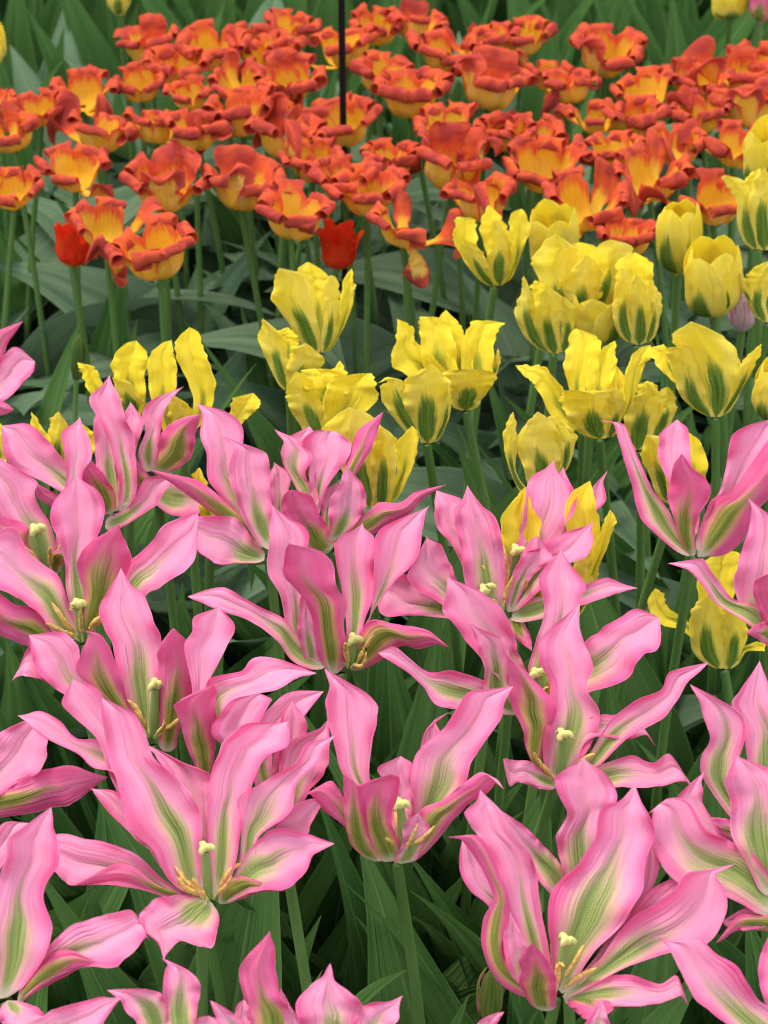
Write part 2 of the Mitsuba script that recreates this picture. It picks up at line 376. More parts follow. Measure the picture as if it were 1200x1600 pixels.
# ------------------------------------------------------------------ pink tulips: outlines (pixels of the photograph) of each petal
# F x y height label | face[:key=value...] rows "left x y right x y" from base to tip; pistil "P x y x y"
PINK = '''
F 84 893 .42 | pink tulip at the left edge with a hooked cream stigma beside golden anthers
i:z40 60 890 88 885, 35 850 84 838, -5 800 55 775, -30 760 54 750, -50 720 10 722, -60 680 -60 680
o:z-60 70 893 86 887, 20 885 44 852, -10 858 41 820, -30 830 10 808, -50 790 -50 790
i:z60 85 885 98 880, 92 800 125 790, 103 745 129 740, 98 695 145 712, 100 672 138 680, 125 651 125 651
o:z-60 82 898 92 898, 74 886 98 884, 77 866 104 878, 102 862 106 876, 108 884 108 884
P 78 890 58 832
F 132 1005 .42 | pink tulip at left, its broad green-flamed petals cut by the edge
i:z20 122 990 142 985, 104 925 143 945, 102 880 132 892, 84 825 163 815, 84 782 155 768, 110 752 128 750, 119 740 119 740
i:z20:m.45 110 1005 128 990, 95 1000 112 955, 60 960 92 905, 20 928 45 862, -20 910 15 822, -60 850 -60 850
o:z-40 105 1013 120 1000, 70 1018 85 985, 40 1012 58 952, 5 995 20 942, -30 975 -10 920, -60 930 -60 930
o:z-110 130 1003 152 1000, 130 970 155 965, 131 925 182 925, 121 887 202 895, 140 848 198 852, 172 828 190 834, 187 816 187 816
i:z-20:r60 165 975 175 992, 195 890 225 935, 240 845 262 906, 258 820 300 880, 290 806 308 852, 310 803 310 803
P 130 998 122 950
F 182 800 .42 | uppermost pink tulip on the left, its tall middle petal before a yellow tulip
i:z20 165 802 180 790, 120 785 140 765, 72 755 103 722, 15 722 76 690, 4 686 40 661, 3 665 3 665
o:z-20 160 808 170 797, 105 800 120 782, 60 780 85 769, 52 752 52 752
o:z-90 160 803 182 802, 150 795 181 780, 130 755 172 755, 126 730 145 722, 138 712 138 712
i:z20:m.42 182 802 202 792, 186 765 214 765, 181 725 214 725, 168 690 208 682, 149 645 193 650, 140 622 186 618, 171 586 171 586
i:z60 172 800 192 795, 150 735 195 730, 147 690 190 680, 148 655 180 650, 160 628 160 628
i:z60 185 790 200 790, 180 720 210 720, 183 660 222 668, 195 645 224 656, 204 628 204 628
i:z-60:r80 166 806 164 832, 195 795 202 818, 212 775 240 793, 232 745 258 765, 278 742 278 742
F 245 765 .42 | small pink tulip left of centre whose two upright petals stand close against a yellow tulip
i:z40 225 738 242 735, 216 705 247 700, 227 672 252 668, 224 642 256 647, 250 618 270 622, 287 604 287 604
o:z-30 228 734 262 742, 240 705 297 715, 256 674 304 690, 280 655 309 668, 313 647 313 647
o:z-40 238 770 246 757, 215 767 228 738, 212 714 212 714
i:z0:r50 245 762 240 785, 280 752 275 806, 310 762 312 802, 348 785 348 785
F 420 868 .42 | pink tulip left of centre with two tall petals side by side
i:z60:d40 400 858 425 850, 365 800 410 795, 328 755 385 740, 322 708 380 700, 312 685 382 672, 316 648 345 640, 306 630 306 630
i:z20 415 862 432 850, 385 820 427 815, 365 770 424 770, 357 735 422 725, 364 698 408 703, 343 680 343 680
o:z-20 395 848 410 835, 350 815 375 805, 310 785 345 777, 262 752 290 745, 233 734 233 734
i:z-40:l100 412 880 415 862, 370 880 400 850, 335 881 365 812, 305 855 325 807, 293 832 300 808, 282 816 282 816
i:z60 425 850 440 850, 424 790 450 775, 421 740 452 735, 428 722 428 722
F 525 862 .42 | crowded pink tulip directly in front of the big ruffled yellow ones in the centre
i:z30:l100 480 800 500 800, 465 765 486 760, 443 725 477 742, 439 700 484 708, 443 688 462 686, 429 671 429 671
i:z60 478 790 500 790, 455 715 492 715, 453 682 493 680, 484 666 484 666
i:z40 485 812 500 806, 484 765 512 760, 483 720 544 718, 471 692 548 694, 495 672 535 680, 527 675 527 675
o:z20 515 800 530 790, 530 760 548 750, 539 727 558 737, 551 695 579 703, 562 670 591 670, 599 643 599 643
i:z-10 510 848 535 842, 514 815 560 812, 516 783 573 780, 532 753 563 752, 540 727 540 727
o:z-20 525 842 540 848, 555 815 575 838, 590 786 610 820, 625 785 640 802, 655 766 668 774, 698 757 698 757
o:z-60 505 872 528 846, 475 860 518 838, 450 820 500 802, 438 790 485 775, 445 771 470 768, 455 765 455 765
i:z30 505 840 520 838, 502 800 522 795, 508 765 534 758, 528 752 528 752
F 533 1052 .42 | large pink tulip in the centre with a curled-over front petal flamed in olive green
o:z-120:m.42 508 1052 535 1052, 495 1015 545 1018, 486 965 536 972, 472 932 543 943, 446 905 526 915, 440 880 521 880, 447 858 490 857, 451 849 451 849
i:z20 495 1040 515 1035, 450 985 490 985, 438 932 482 925, 415 887 476 870, 421 835 475 822, 424 808 449 808, 422 785 422 785
i:z-30 480 1038 500 1035, 465 975 495 975, 470 935 488 940, 476 922 476 922
i:z-30 505 1050 508 1030, 455 1031 470 1000, 432 1000 440 965, 385 968 395 942, 335 952 355 919, 312 940 325 921, 293 932 293 932
i:z60:l80 530 1040 548 1030, 541 975 571 970, 534 925 584 930, 521 865 584 870, 528 842 583 838, 567 817 567 817
i:z40:r70 545 1038 560 1025, 578 962 583 955, 583 920 614 912, 583 865 651 876, 605 821 662 829, 640 804 664 805, 672 790 672 790
o:z-70 545 1032 548 1052, 558 1000 590 1034, 585 969 622 1009, 625 977 655 1014, 665 983 685 1007, 702 1011 702 1011
P 548 1040 552 1005
F 785 960 .42 | pink tulip right of centre with one broad upright petal striped green down its middle
i:z10 760 955 788 955, 728 915 790 910, 721 860 789 865, 712 820 781 832, 708 798 772 805, 721 783 753 790, 730 758 730 758
i:z50 740 930 760 930, 705 850 735 842, 681 820 722 800, 678 792 721 780, 682 766 682 766
i:z0 745 967 760 945, 695 948 718 915, 655 921 703 882, 639 892 690 853, 655 862 675 844, 667 837 667 837
i:z0 720 970 725 945, 660 962 690 935, 622 964 660 925, 592 952 625 898, 584 920 584 920
i:z10:r70 788 955 805 957, 800 905 838 927, 818 865 872 887, 850 853 915 870, 890 830 927 845, 927 815 927 815
i:z-10 790 952 805 952, 800 900 832 900, 818 862 860 876, 828 845 858 857, 839 837 839 837
i:z-20 800 955 800 975, 825 937 850 966, 880 924 890 952, 915 914 918 943, 945 902 955 931, 997 919 997 919
o:z-30 815 965 793 965, 827 990 800 990, 831 1017 831 1017
P 778 958 762 926
F 803 930 .42 | pink tulip with peaked back petals rising before a mostly hidden yellow tulip
i:z60 800 930 815 930, 798 860 850 862, 815 815 886 822, 818 770 903 782, 835 742 893 755, 852 732 872 738, 865 718 865 718
i:z60:d40 820 925 835 920, 860 870 885 865, 888 815 925 805, 912 785 946 784, 925 762 942 752, 950 735 950 735
i:z80:d70 850 850 870 850, 862 780 900 780, 868 750 890 752, 880 729 880 729
i:z40:d60 785 900 800 895, 792 865 815 855, 797 835 822 825, 812 808 812 808
P 800 930 807 866
F 843 1100 .43 | pink tulip right of centre whose long petals sweep up to the left over its neighbour
i:z10:m.55 835 1097 850 1085, 790 1070 825 1050, 745 1020 809 1020, 707 972 801 985, 694 945 769 938, 698 917 736 917, 700 902 700 902
i:z-40 790 1122 830 1107, 755 1080 800 1085, 756 1040 797 1040, 744 1005 789 1000, 731 972 731 972
i:z-60 780 1112 800 1095, 715 1108 755 1064, 680 1101 710 1048, 661 1073 668 1050, 630 1046 640 1029, 605 1031 615 1010, 591 1020 591 1020
i:z0:m.45 860 1097 870 1105, 880 1040 920 1083, 911 1003 975 1060, 945 978 1001 1028, 985 954 1027 1012, 1012 956 1033 985, 1031 965 1031 965
i:z60 845 1090 862 1090, 827 1040 882 1040, 838 1000 890 1000, 849 965 900 965, 849 935 908 935, 843 900 912 908, 855 882 897 889, 877 858 877 858
P 850 1098 840 1058
F 867 1222 .42 | wide open pink tulip right of centre with golden anthers upright in its bowl
o:z-50 845 1216 862 1216, 826 1180 845 1192, 814 1140 862 1132, 796 1095 871 1113, 794 1050 840 1068, 792 1030 812 1040, 784 1015 784 1015
i:z50 852 1216 888 1212, 850 1165 926 1160, 857 1115 936 1118, 859 1070 918 1075, 841 1030 927 1038, 847 995 912 1005, 880 965 905 970, 906 943 906 943
i:z-20:r75 895 1211 910 1217, 920 1180 938 1195, 945 1138 978 1156, 985 1097 1040 1122, 1031 1078 1056 1100, 1050 1048 1080 1060, 1107 1035 1107 1035
i:z-40:r90 895 1216 905 1227, 935 1197 950 1230, 978 1181 985 1231, 1020 1193 1030 1229, 1050 1181 1066 1220, 1084 1231 1084 1231
i:z-60 868 1234 870 1218, 845 1233 845 1202, 812 1223 825 1189, 795 1225 798 1187, 786 1186 786 1186
i:z20 890 1202 900 1212, 925 1120 935 1150, 960 1117 980 1156, 1000 1130 1012 1150, 1025 1167 1025 1167
P 876 1220 880 1153
S 880 1195
F 1083 868 .42 | pink tulip at the upper right, one long petal hooked over to the left
i:z20:m.6 1072 872 1085 862, 1025 835 1058 828, 995 800 1045 795, 988 760 1020 763, 977 727 1003 727, 965 685 985 685, 957 661 972 662, 936 657 936 657
o:z-80 1073 870 1090 867, 1058 835 1086 835, 1050 800 1090 808, 1040 768 1108 777, 1049 740 1098 745, 1055 722 1080 728, 1065 708 1065 708
i:z60 1065 840 1090 840, 1045 755 1090 760, 1027 710 1080 722, 1029 690 1078 695, 1036 671 1073 667, 1058 655 1058 655
o:z-30 1085 870 1103 870, 1097 815 1140 863, 1110 786 1164 840, 1145 764 1186 795, 1175 720 1215 765, 1210 680 1240 720, 1255 670 1255 670
i:z50 1085 860 1100 860, 1105 795 1140 790, 1124 768 1165 760, 1137 715 1195 720, 1142 688 1225 690, 1165 666 1230 665, 1215 652 1215 652
F 1203 1010 .42 | pink tulip at the right edge with a long petal reaching left across a yellow tulip
i:z-20:l85 1200 1002 1210 985, 1160 969 1185 948, 1115 940 1140 930, 1090 907 1113 894, 1070 889 1096 873, 1043 880 1043 880
i:z30 1190 1005 1215 1005, 1153 930 1225 940, 1151 895 1230 900, 1162 845 1235 850, 1174 800 1210 810, 1168 777 1168 777
o:z-90 1193 1010 1215 1010, 1190 975 1230 975, 1176 925 1230 920, 1185 904 1230 902, 1215 890 1215 890
o:z-90 1215 1025 1210 985, 1192 1004 1190 972, 1166 990 1166 990
F 1188 1300 .42 | pink tulip at the right edge with a twisted petal pinched at its waist
i:z0 1165 1302 1185 1290, 1135 1270 1165 1260, 1100 1218 1150 1225, 1096 1185 1156 1190, 1108 1147 1167 1148, 1099 1115 1158 1115, 1090 1090 1125 1094, 1078 1069 1078 1069
i:z60 1180 1290 1220 1290, 1168 1200 1225 1200, 1163 1140 1235 1150, 1147 1100 1225 1110, 1158 1076 1206 1080, 1187 1032 1187 1032
o:z-30 1165 1314 1165 1292, 1130 1309 1135 1279, 1095 1279 1095 1279
F 1213 1437 .43 | pink tulip at the lower right edge with a very broad petal leaning left, flamed green
i:z20 1190 1402 1215 1392, 1165 1345 1225 1345, 1146 1305 1230 1300, 1142 1250 1228 1250, 1135 1218 1215 1210, 1144 1195 1182 1192, 1150 1180 1150 1180
i:z-10:m.55 1195 1437 1212 1412, 1140 1402 1195 1355, 1062 1377 1145 1314, 1021 1325 1108 1299, 1015 1290 1080 1252, 1019 1268 1040 1249, 1012 1272 1012 1272
i:z50 1150 1390 1165 1380, 1100 1300 1118 1290, 1079 1262 1098 1255, 1057 1245 1099 1235, 1075 1228 1096 1222, 1101 1205 1101 1205
o:z-60 1225 1457 1225 1435, 1185 1454 1185 1428, 1148 1456 1150 1434, 1118 1474 1118 1474
i:z-20 1200 1447 1205 1425, 1150 1452 1168 1418, 1128 1440 1128 1440
F 1232 1660 .42 | pink tulip in the bottom right corner, a thin petal tip curling left
i:z0:m.4:l75 1230 1680 1245 1640, 1175 1637 1225 1595, 1135 1602 1185 1558, 1087 1558 1150 1512, 1062 1520 1122 1490, 1049 1487 1094 1467, 1039 1473 1049 1469, 1013 1458 1013 1458
i:z40 1225 1640 1240 1640, 1195 1570 1250 1570, 1183 1520 1250 1520, 1195 1475 1240 1480, 1215 1440 1215 1440
F 885 1412 .42 | pink tulip half hidden behind the biggest open one, a single broad petal upright
i:z40 885 1402 915 1400, 874 1340 936 1345, 870 1310 938 1310, 887 1270 950 1270, 869 1228 963 1250, 881 1203 940 1203, 912 1185 912 1185
i:z0 870 1412 890 1370, 842 1375 852 1322, 798 1322 832 1303, 783 1285 800 1277, 779 1264 779 1264
F 868 1557 .42 | biggest open pink tulip at the lower right with a fat cream stigma
i:z60:m.45 870 1555 898 1545, 862 1490 926 1490, 856 1430 976 1440, 863 1385 1001 1392, 904 1348 1005 1346, 931 1310 1021 1306, 937 1264 1015 1275, 972 1249 1002 1252, 992 1224 992 1224
i:z40:m.55 845 1552 868 1547, 813 1490 857 1487, 797 1430 849 1432, 780 1370 839 1377, 760 1320 832 1340, 735 1290 797 1298, 723 1270 787 1270, 745 1251 769 1252, 750 1234 750 1234
o:z-40:m.6 845 1563 852 1550, 800 1550 830 1532, 767 1520 797 1508, 751 1470 790 1470, 755 1435 794 1430, 771 1400 793 1400, 755 1360 783 1370, 735 1330 765 1325, 720 1312 740 1304, 699 1308 699 1308
i:z-10 838 1558 858 1545, 790 1505 832 1500, 788 1450 816 1460, 797 1422 797 1422
i:z20 800 1500 815 1490, 762 1414 792 1410, 735 1391 778 1388, 719 1355 758 1350, 720 1325 742 1330, 722 1310 722 1310
o:z-150 835 1577 868 1580, 817 1548 870 1556, 811 1515 867 1525, 818 1490 853 1497, 832 1473 832 1473
i:z-10:r75 876 1555 886 1563, 905 1527 920 1543, 935 1502 965 1519, 970 1454 1030 1493, 1007 1425 1096 1481, 1050 1389 1133 1436, 1075 1362 1136 1395, 1105 1358 1119 1367, 1149 1350 1149 1350
i:z-60:r90 880 1556 886 1571, 930 1534 930 1573, 980 1522 990 1572, 1030 1538 1030 1567, 1060 1527 1063 1556, 1076 1572 1076 1572
o:z-120 922 1560 880 1562, 956 1568 895 1577, 955 1581 907 1589, 926 1596 926 1596
i:z80 900 1540 915 1535, 960 1450 985 1440, 985 1410 1012 1400, 1000 1350 1030 1338, 1018 1318 1018 1318
i:z50:r80 900 1530 910 1540, 985 1431 1000 1434, 1010 1397 1040 1416, 1040 1377 1060 1396, 1063 1373 1063 1373
P 868 1545 884 1474
S 872 1520
F 620 1347 .43 | pink tulip alone in the lower centre, seen from the side, with a green-bellied front petal
i:z40 600 1335 620 1335, 555 1240 587 1240, 533 1205 578 1205, 521 1160 583 1160, 506 1100 591 1110, 515 1071 560 1075, 507 1045 507 1045
i:z10:r60 628 1337 650 1332, 647 1270 688 1268, 642 1225 726 1225, 654 1177 739 1190, 692 1139 761 1155, 711 1108 786 1122, 737 1079 789 1100, 802 1072 802 1072
o:z-120 585 1347 636 1343, 575 1312 623 1312, 566 1265 611 1277, 561 1240 619 1250, 563 1225 624 1214, 612 1209 612 1209
o:z-100 577 1345 603 1345, 545 1312 582 1320, 537 1270 571 1280, 536 1235 567 1240, 536 1214 553 1222, 534 1208 534 1208
o:z-40 560 1322 570 1302, 537 1291 541 1255, 510 1271 525 1224, 490 1246 505 1224, 479 1240 479 1240
o:z-90 633 1342 642 1350, 654 1290 673 1324, 659 1262 705 1287, 695 1247 732 1256, 725 1224 760 1240, 760 1209 779 1221, 787 1233 787 1233
i:z60 613 1322 637 1318, 608 1270 647 1270, 596 1215 645 1215, 597 1194 641 1190, 626 1181 626 1181
i:z50 640 1302 650 1300, 655 1180 691 1150, 668 1139 681 1124, 702 1112 702 1112
i:z-20 612 1350 648 1347, 628 1315 664 1315, 638 1280 667 1285, 655 1268 655 1268
P 632 1325 626 1262
S 640 1310
F 440 1305 .42 | tangle of pale pink petals tucked behind the large open tulip at the lower left
i:z30 430 1290 445 1280, 372 1185 415 1180, 335 1150 402 1140, 345 1114 422 1100, 375 1089 422 1090, 407 1083 407 1083
i:z20 430 1290 445 1290, 400 1145 442 1140, 430 1097 473 1121, 470 1079 490 1100, 506 1080 506 1080
i:z-20 440 1302 455 1300, 435 1225 482 1240, 440 1170 511 1200, 470 1149 515 1155, 500 1138 514 1140, 512 1125 512 1125
i:z0 420 1250 440 1250, 432 1160 479 1155, 440 1117 473 1117, 457 1095 457 1095
F 325 1408 .42 | large wide open pink tulip at the lower left with dry golden anthers
i:z40:m.55 298 1402 327 1395, 260 1370 319 1350, 240 1332 316 1305, 200 1290 304 1255, 188 1235 276 1218, 173 1190 240 1185, 161 1130 225 1147, 158 1103 202 1110, 159 1090 159 1090
i:z60:r70 325 1402 352 1395, 323 1345 367 1350, 325 1275 378 1290, 332 1210 393 1225, 344 1168 411 1185, 370 1138 452 1164, 395 1129 454 1140, 452 1127 452 1127
i:z20:r80 345 1402 365 1395, 375 1340 397 1347, 377 1300 403 1309, 374 1250 456 1265, 420 1217 465 1225, 460 1193 501 1186, 480 1161 510 1168, 527 1148 527 1148
i:z-30 350 1402 356 1414, 388 1330 412 1390, 412 1306 448 1392, 450 1296 477 1366, 486 1305 494 1334, 523 1318 523 1318
o:z-60 338 1408 350 1414, 353 1378 374 1406, 385 1370 408 1393, 446 1392 446 1392
i:z-20:l60 300 1416 315 1402, 260 1402 287 1394, 215 1389 250 1368, 168 1382 217 1336, 115 1383 165 1316, 88 1366 95 1300, 48 1320 48 1320
o:z-60 298 1413 306 1404, 257 1399 250 1384, 205 1385 210 1356, 160 1381 168 1354, 118 1382 118 1382
i:z-150 335 1412 318 1402, 343 1440 280 1397, 331 1477 245 1404, 306 1478 217 1425, 281 1471 223 1452, 264 1486 248 1476, 256 1502 256 1502
i:z30 260 1350 270 1340, 200 1298 210 1270, 165 1263 190 1244, 148 1241 172 1234, 141 1232 141 1232
i:z90 310 1390 325 1385, 300 1310 327 1300, 280 1240 329 1250, 253 1195 333 1215, 235 1172 290 1194, 227 1162 227 1162
i:z30:r75 370 1387 380 1392, 430 1289 441 1306, 458 1259 481 1301, 480 1249 486 1286, 512 1244 512 1244
i:z70:d70 260 1370 280 1360, 180 1232 202 1220, 150 1152 182 1140, 110 1116 167 1100, 96 1096 150 1074, 114 1061 114 1061
i:z30:l90:d110 250 1332 265 1315, 175 1206 187 1175, 142 1196 152 1156, 124 1179 121 1154, 70 1151 90 1124, 50 1136 60 1111, 27 1118 27 1118
P 326 1403 321 1330
S 322 1382
F 238 1165 .42 | pink tulip at left with one tall broad back petal and a small cream stigma
i:z60 222 1152 240 1150, 202 1107 246 1100, 186 1060 251 1060, 174 1010 255 1012, 155 965 238 967, 162 930 222 928, 180 905 202 910, 189 887 189 887
o:z-50 213 1152 230 1147, 163 1090 204 1106, 124 1055 190 1065, 127 1018 173 1015, 139 990 153 990, 132 985 132 985
i:z10 210 1157 225 1147, 150 1112 178 1085, 97 1085 132 1050, 63 1054 119 1010, 49 1020 86 987, 45 992 45 992
i:z10 120 1102 125 1090, 68 1064 70 1030, 40 1055 45 1012, 18 1064 18 1064
o:z-100 245 1172 275 1175, 250 1130 281 1140, 248 1085 299 1085, 245 1035 317 1055, 252 1005 305 1015, 271 981 271 981
P 240 1150 243 1075
S 232 1125
F 314 1228 .43 | pink tulip left of centre with a curled front petal and a long petal pointing right
o:z-60 300 1227 326 1227, 302 1190 335 1190, 284 1140 337 1145, 271 1105 340 1100, 300 1084 341 1079, 335 1068 335 1068
i:z0 310 1202 325 1202, 325 1130 345 1127, 325 1064 355 1114, 378 1047 405 1084, 405 1026 445 1071, 450 1034 470 1058, 495 1052 495 1052
i:z40 305 1192 320 1190, 300 1080 322 1076, 288 1012 342 1032, 302 985 360 997, 304 963 366 975, 342 949 342 949
F 8 1565 .42 | pink tulip at the lower left edge, one tall petal with dark green centre
i:z20 -12 1562 22 1557, -25 1500 62 1507, -25 1440 79 1455, -5 1390 69 1397, 7 1340 97 1340, 10 1310 93 1320, 40 1290 83 1295, 80 1261 80 1261
i:z-20 25 1557 35 1564, 50 1510 75 1532, 80 1474 130 1510, 115 1442 172 1511, 165 1429 202 1494, 205 1421 226 1464, 234 1470 234 1470
o:z-60 25 1562 32 1570, 50 1524 62 1546, 85 1488 107 1523, 120 1488 138 1509, 168 1510 168 1510
i:z40 -20 1500 0 1500, -30 1330 10 1342, -10 1304 30 1312, 10 1284 45 1290, 56 1287 56 1287
i:z-120 20 1562 5 1567, 62 1577 0 1592, 70 1592 20 1602, 60 1604 60 1604
F -5 1660 .42 | pale pink petal tip of a tulip in the bottom left corner
i:z-10 0 1645 20 1655, 60 1588 92 1642, 110 1569 152 1612, 150 1559 166 1592, 193 1556 193 1556
F -90 1280 .42 | pink tulip at the left edge with a flat petal stretched right like a tongue
i:z30 -60 1272 -50 1282, -40 1200 20 1227, -20 1160 69 1197, 10 1139 76 1160, 35 1127 69 1138, 48 1122 48 1122
o:z-40 -60 1258 -60 1287, 0 1224 0 1277, 60 1206 85 1262, 113 1195 126 1247, 140 1205 149 1229, 169 1214 169 1214
F -60 610 .42 | lone pink tulip at the left edge, the farthest back of all the pink ones
o:z-20 -62 602 -48 612, -30 560 0 572, -5 518 16 530, 36 502 36 502
i:z0 -52 612 -45 627, -12 580 16 620, 10 551 42 592, 35 547 53 579, 55 565 55 565
o:z-30 -52 612 -50 632, -10 618 -5 650, 22 640 22 640
F 280 1680 .42 | pink tulip at the bottom left with a narrow pointed petal just under a downturned one
i:z30 260 1642 302 1642, 255 1580 309 1580, 256 1520 310 1530, 262 1507 290 1514, 253 1497 253 1497
i:z-20 240 1642 262 1602, 215 1602 258 1565, 195 1576 240 1549, 185 1561 215 1545, 167 1547 167 1547
i:z20 300 1650 320 1650, 305 1600 345 1600, 310 1590 340 1592, 325 1587 325 1587
F 420 1680 .42 | pink tulip at the bottom edge left of centre with a peaked, folded petal
o:z-20 385 1642 462 1642, 387 1580 456 1582, 382 1555 433 1552, 373 1518 432 1520, 394 1484 431 1485, 422 1454 422 1454
i:z-10 370 1642 390 1622, 345 1602 377 1594, 328 1563 328 1563
i:z20 360 1652 400 1652, 363 1605 392 1598, 370 1572 388 1565, 384 1560 384 1560
i:z20 440 1652 480 1652, 442 1590 472 1602, 436 1552 458 1580, 438 1544 438 1544
F 530 1690 .42 | pink tulip at the bottom edge in the centre showing two pale pointed petals
i:z20 478 1662 562 1662, 470 1602 567 1592, 464 1570 562 1570, 481 1542 547 1550, 505 1524 522 1530, 516 1505 516 1505
i:z0 560 1662 592 1662, 555 1590 612 1612, 580 1566 624 1592, 605 1565 623 1576, 630 1555 630 1555
F 765 1690 .42 | single pink petal tip of a tulip at the bottom edge right of centre
i:z0 735 1652 762 1642, 745 1600 777 1600, 788 1581 788 1581
F 935 1690 .43 | thin pink spike of a tulip petal at the bottom edge under the biggest pink tulip
i:z0 910 1642 962 1642, 913 1600 952 1602, 930 1575 947 1580, 940 1557 940 1557
'''

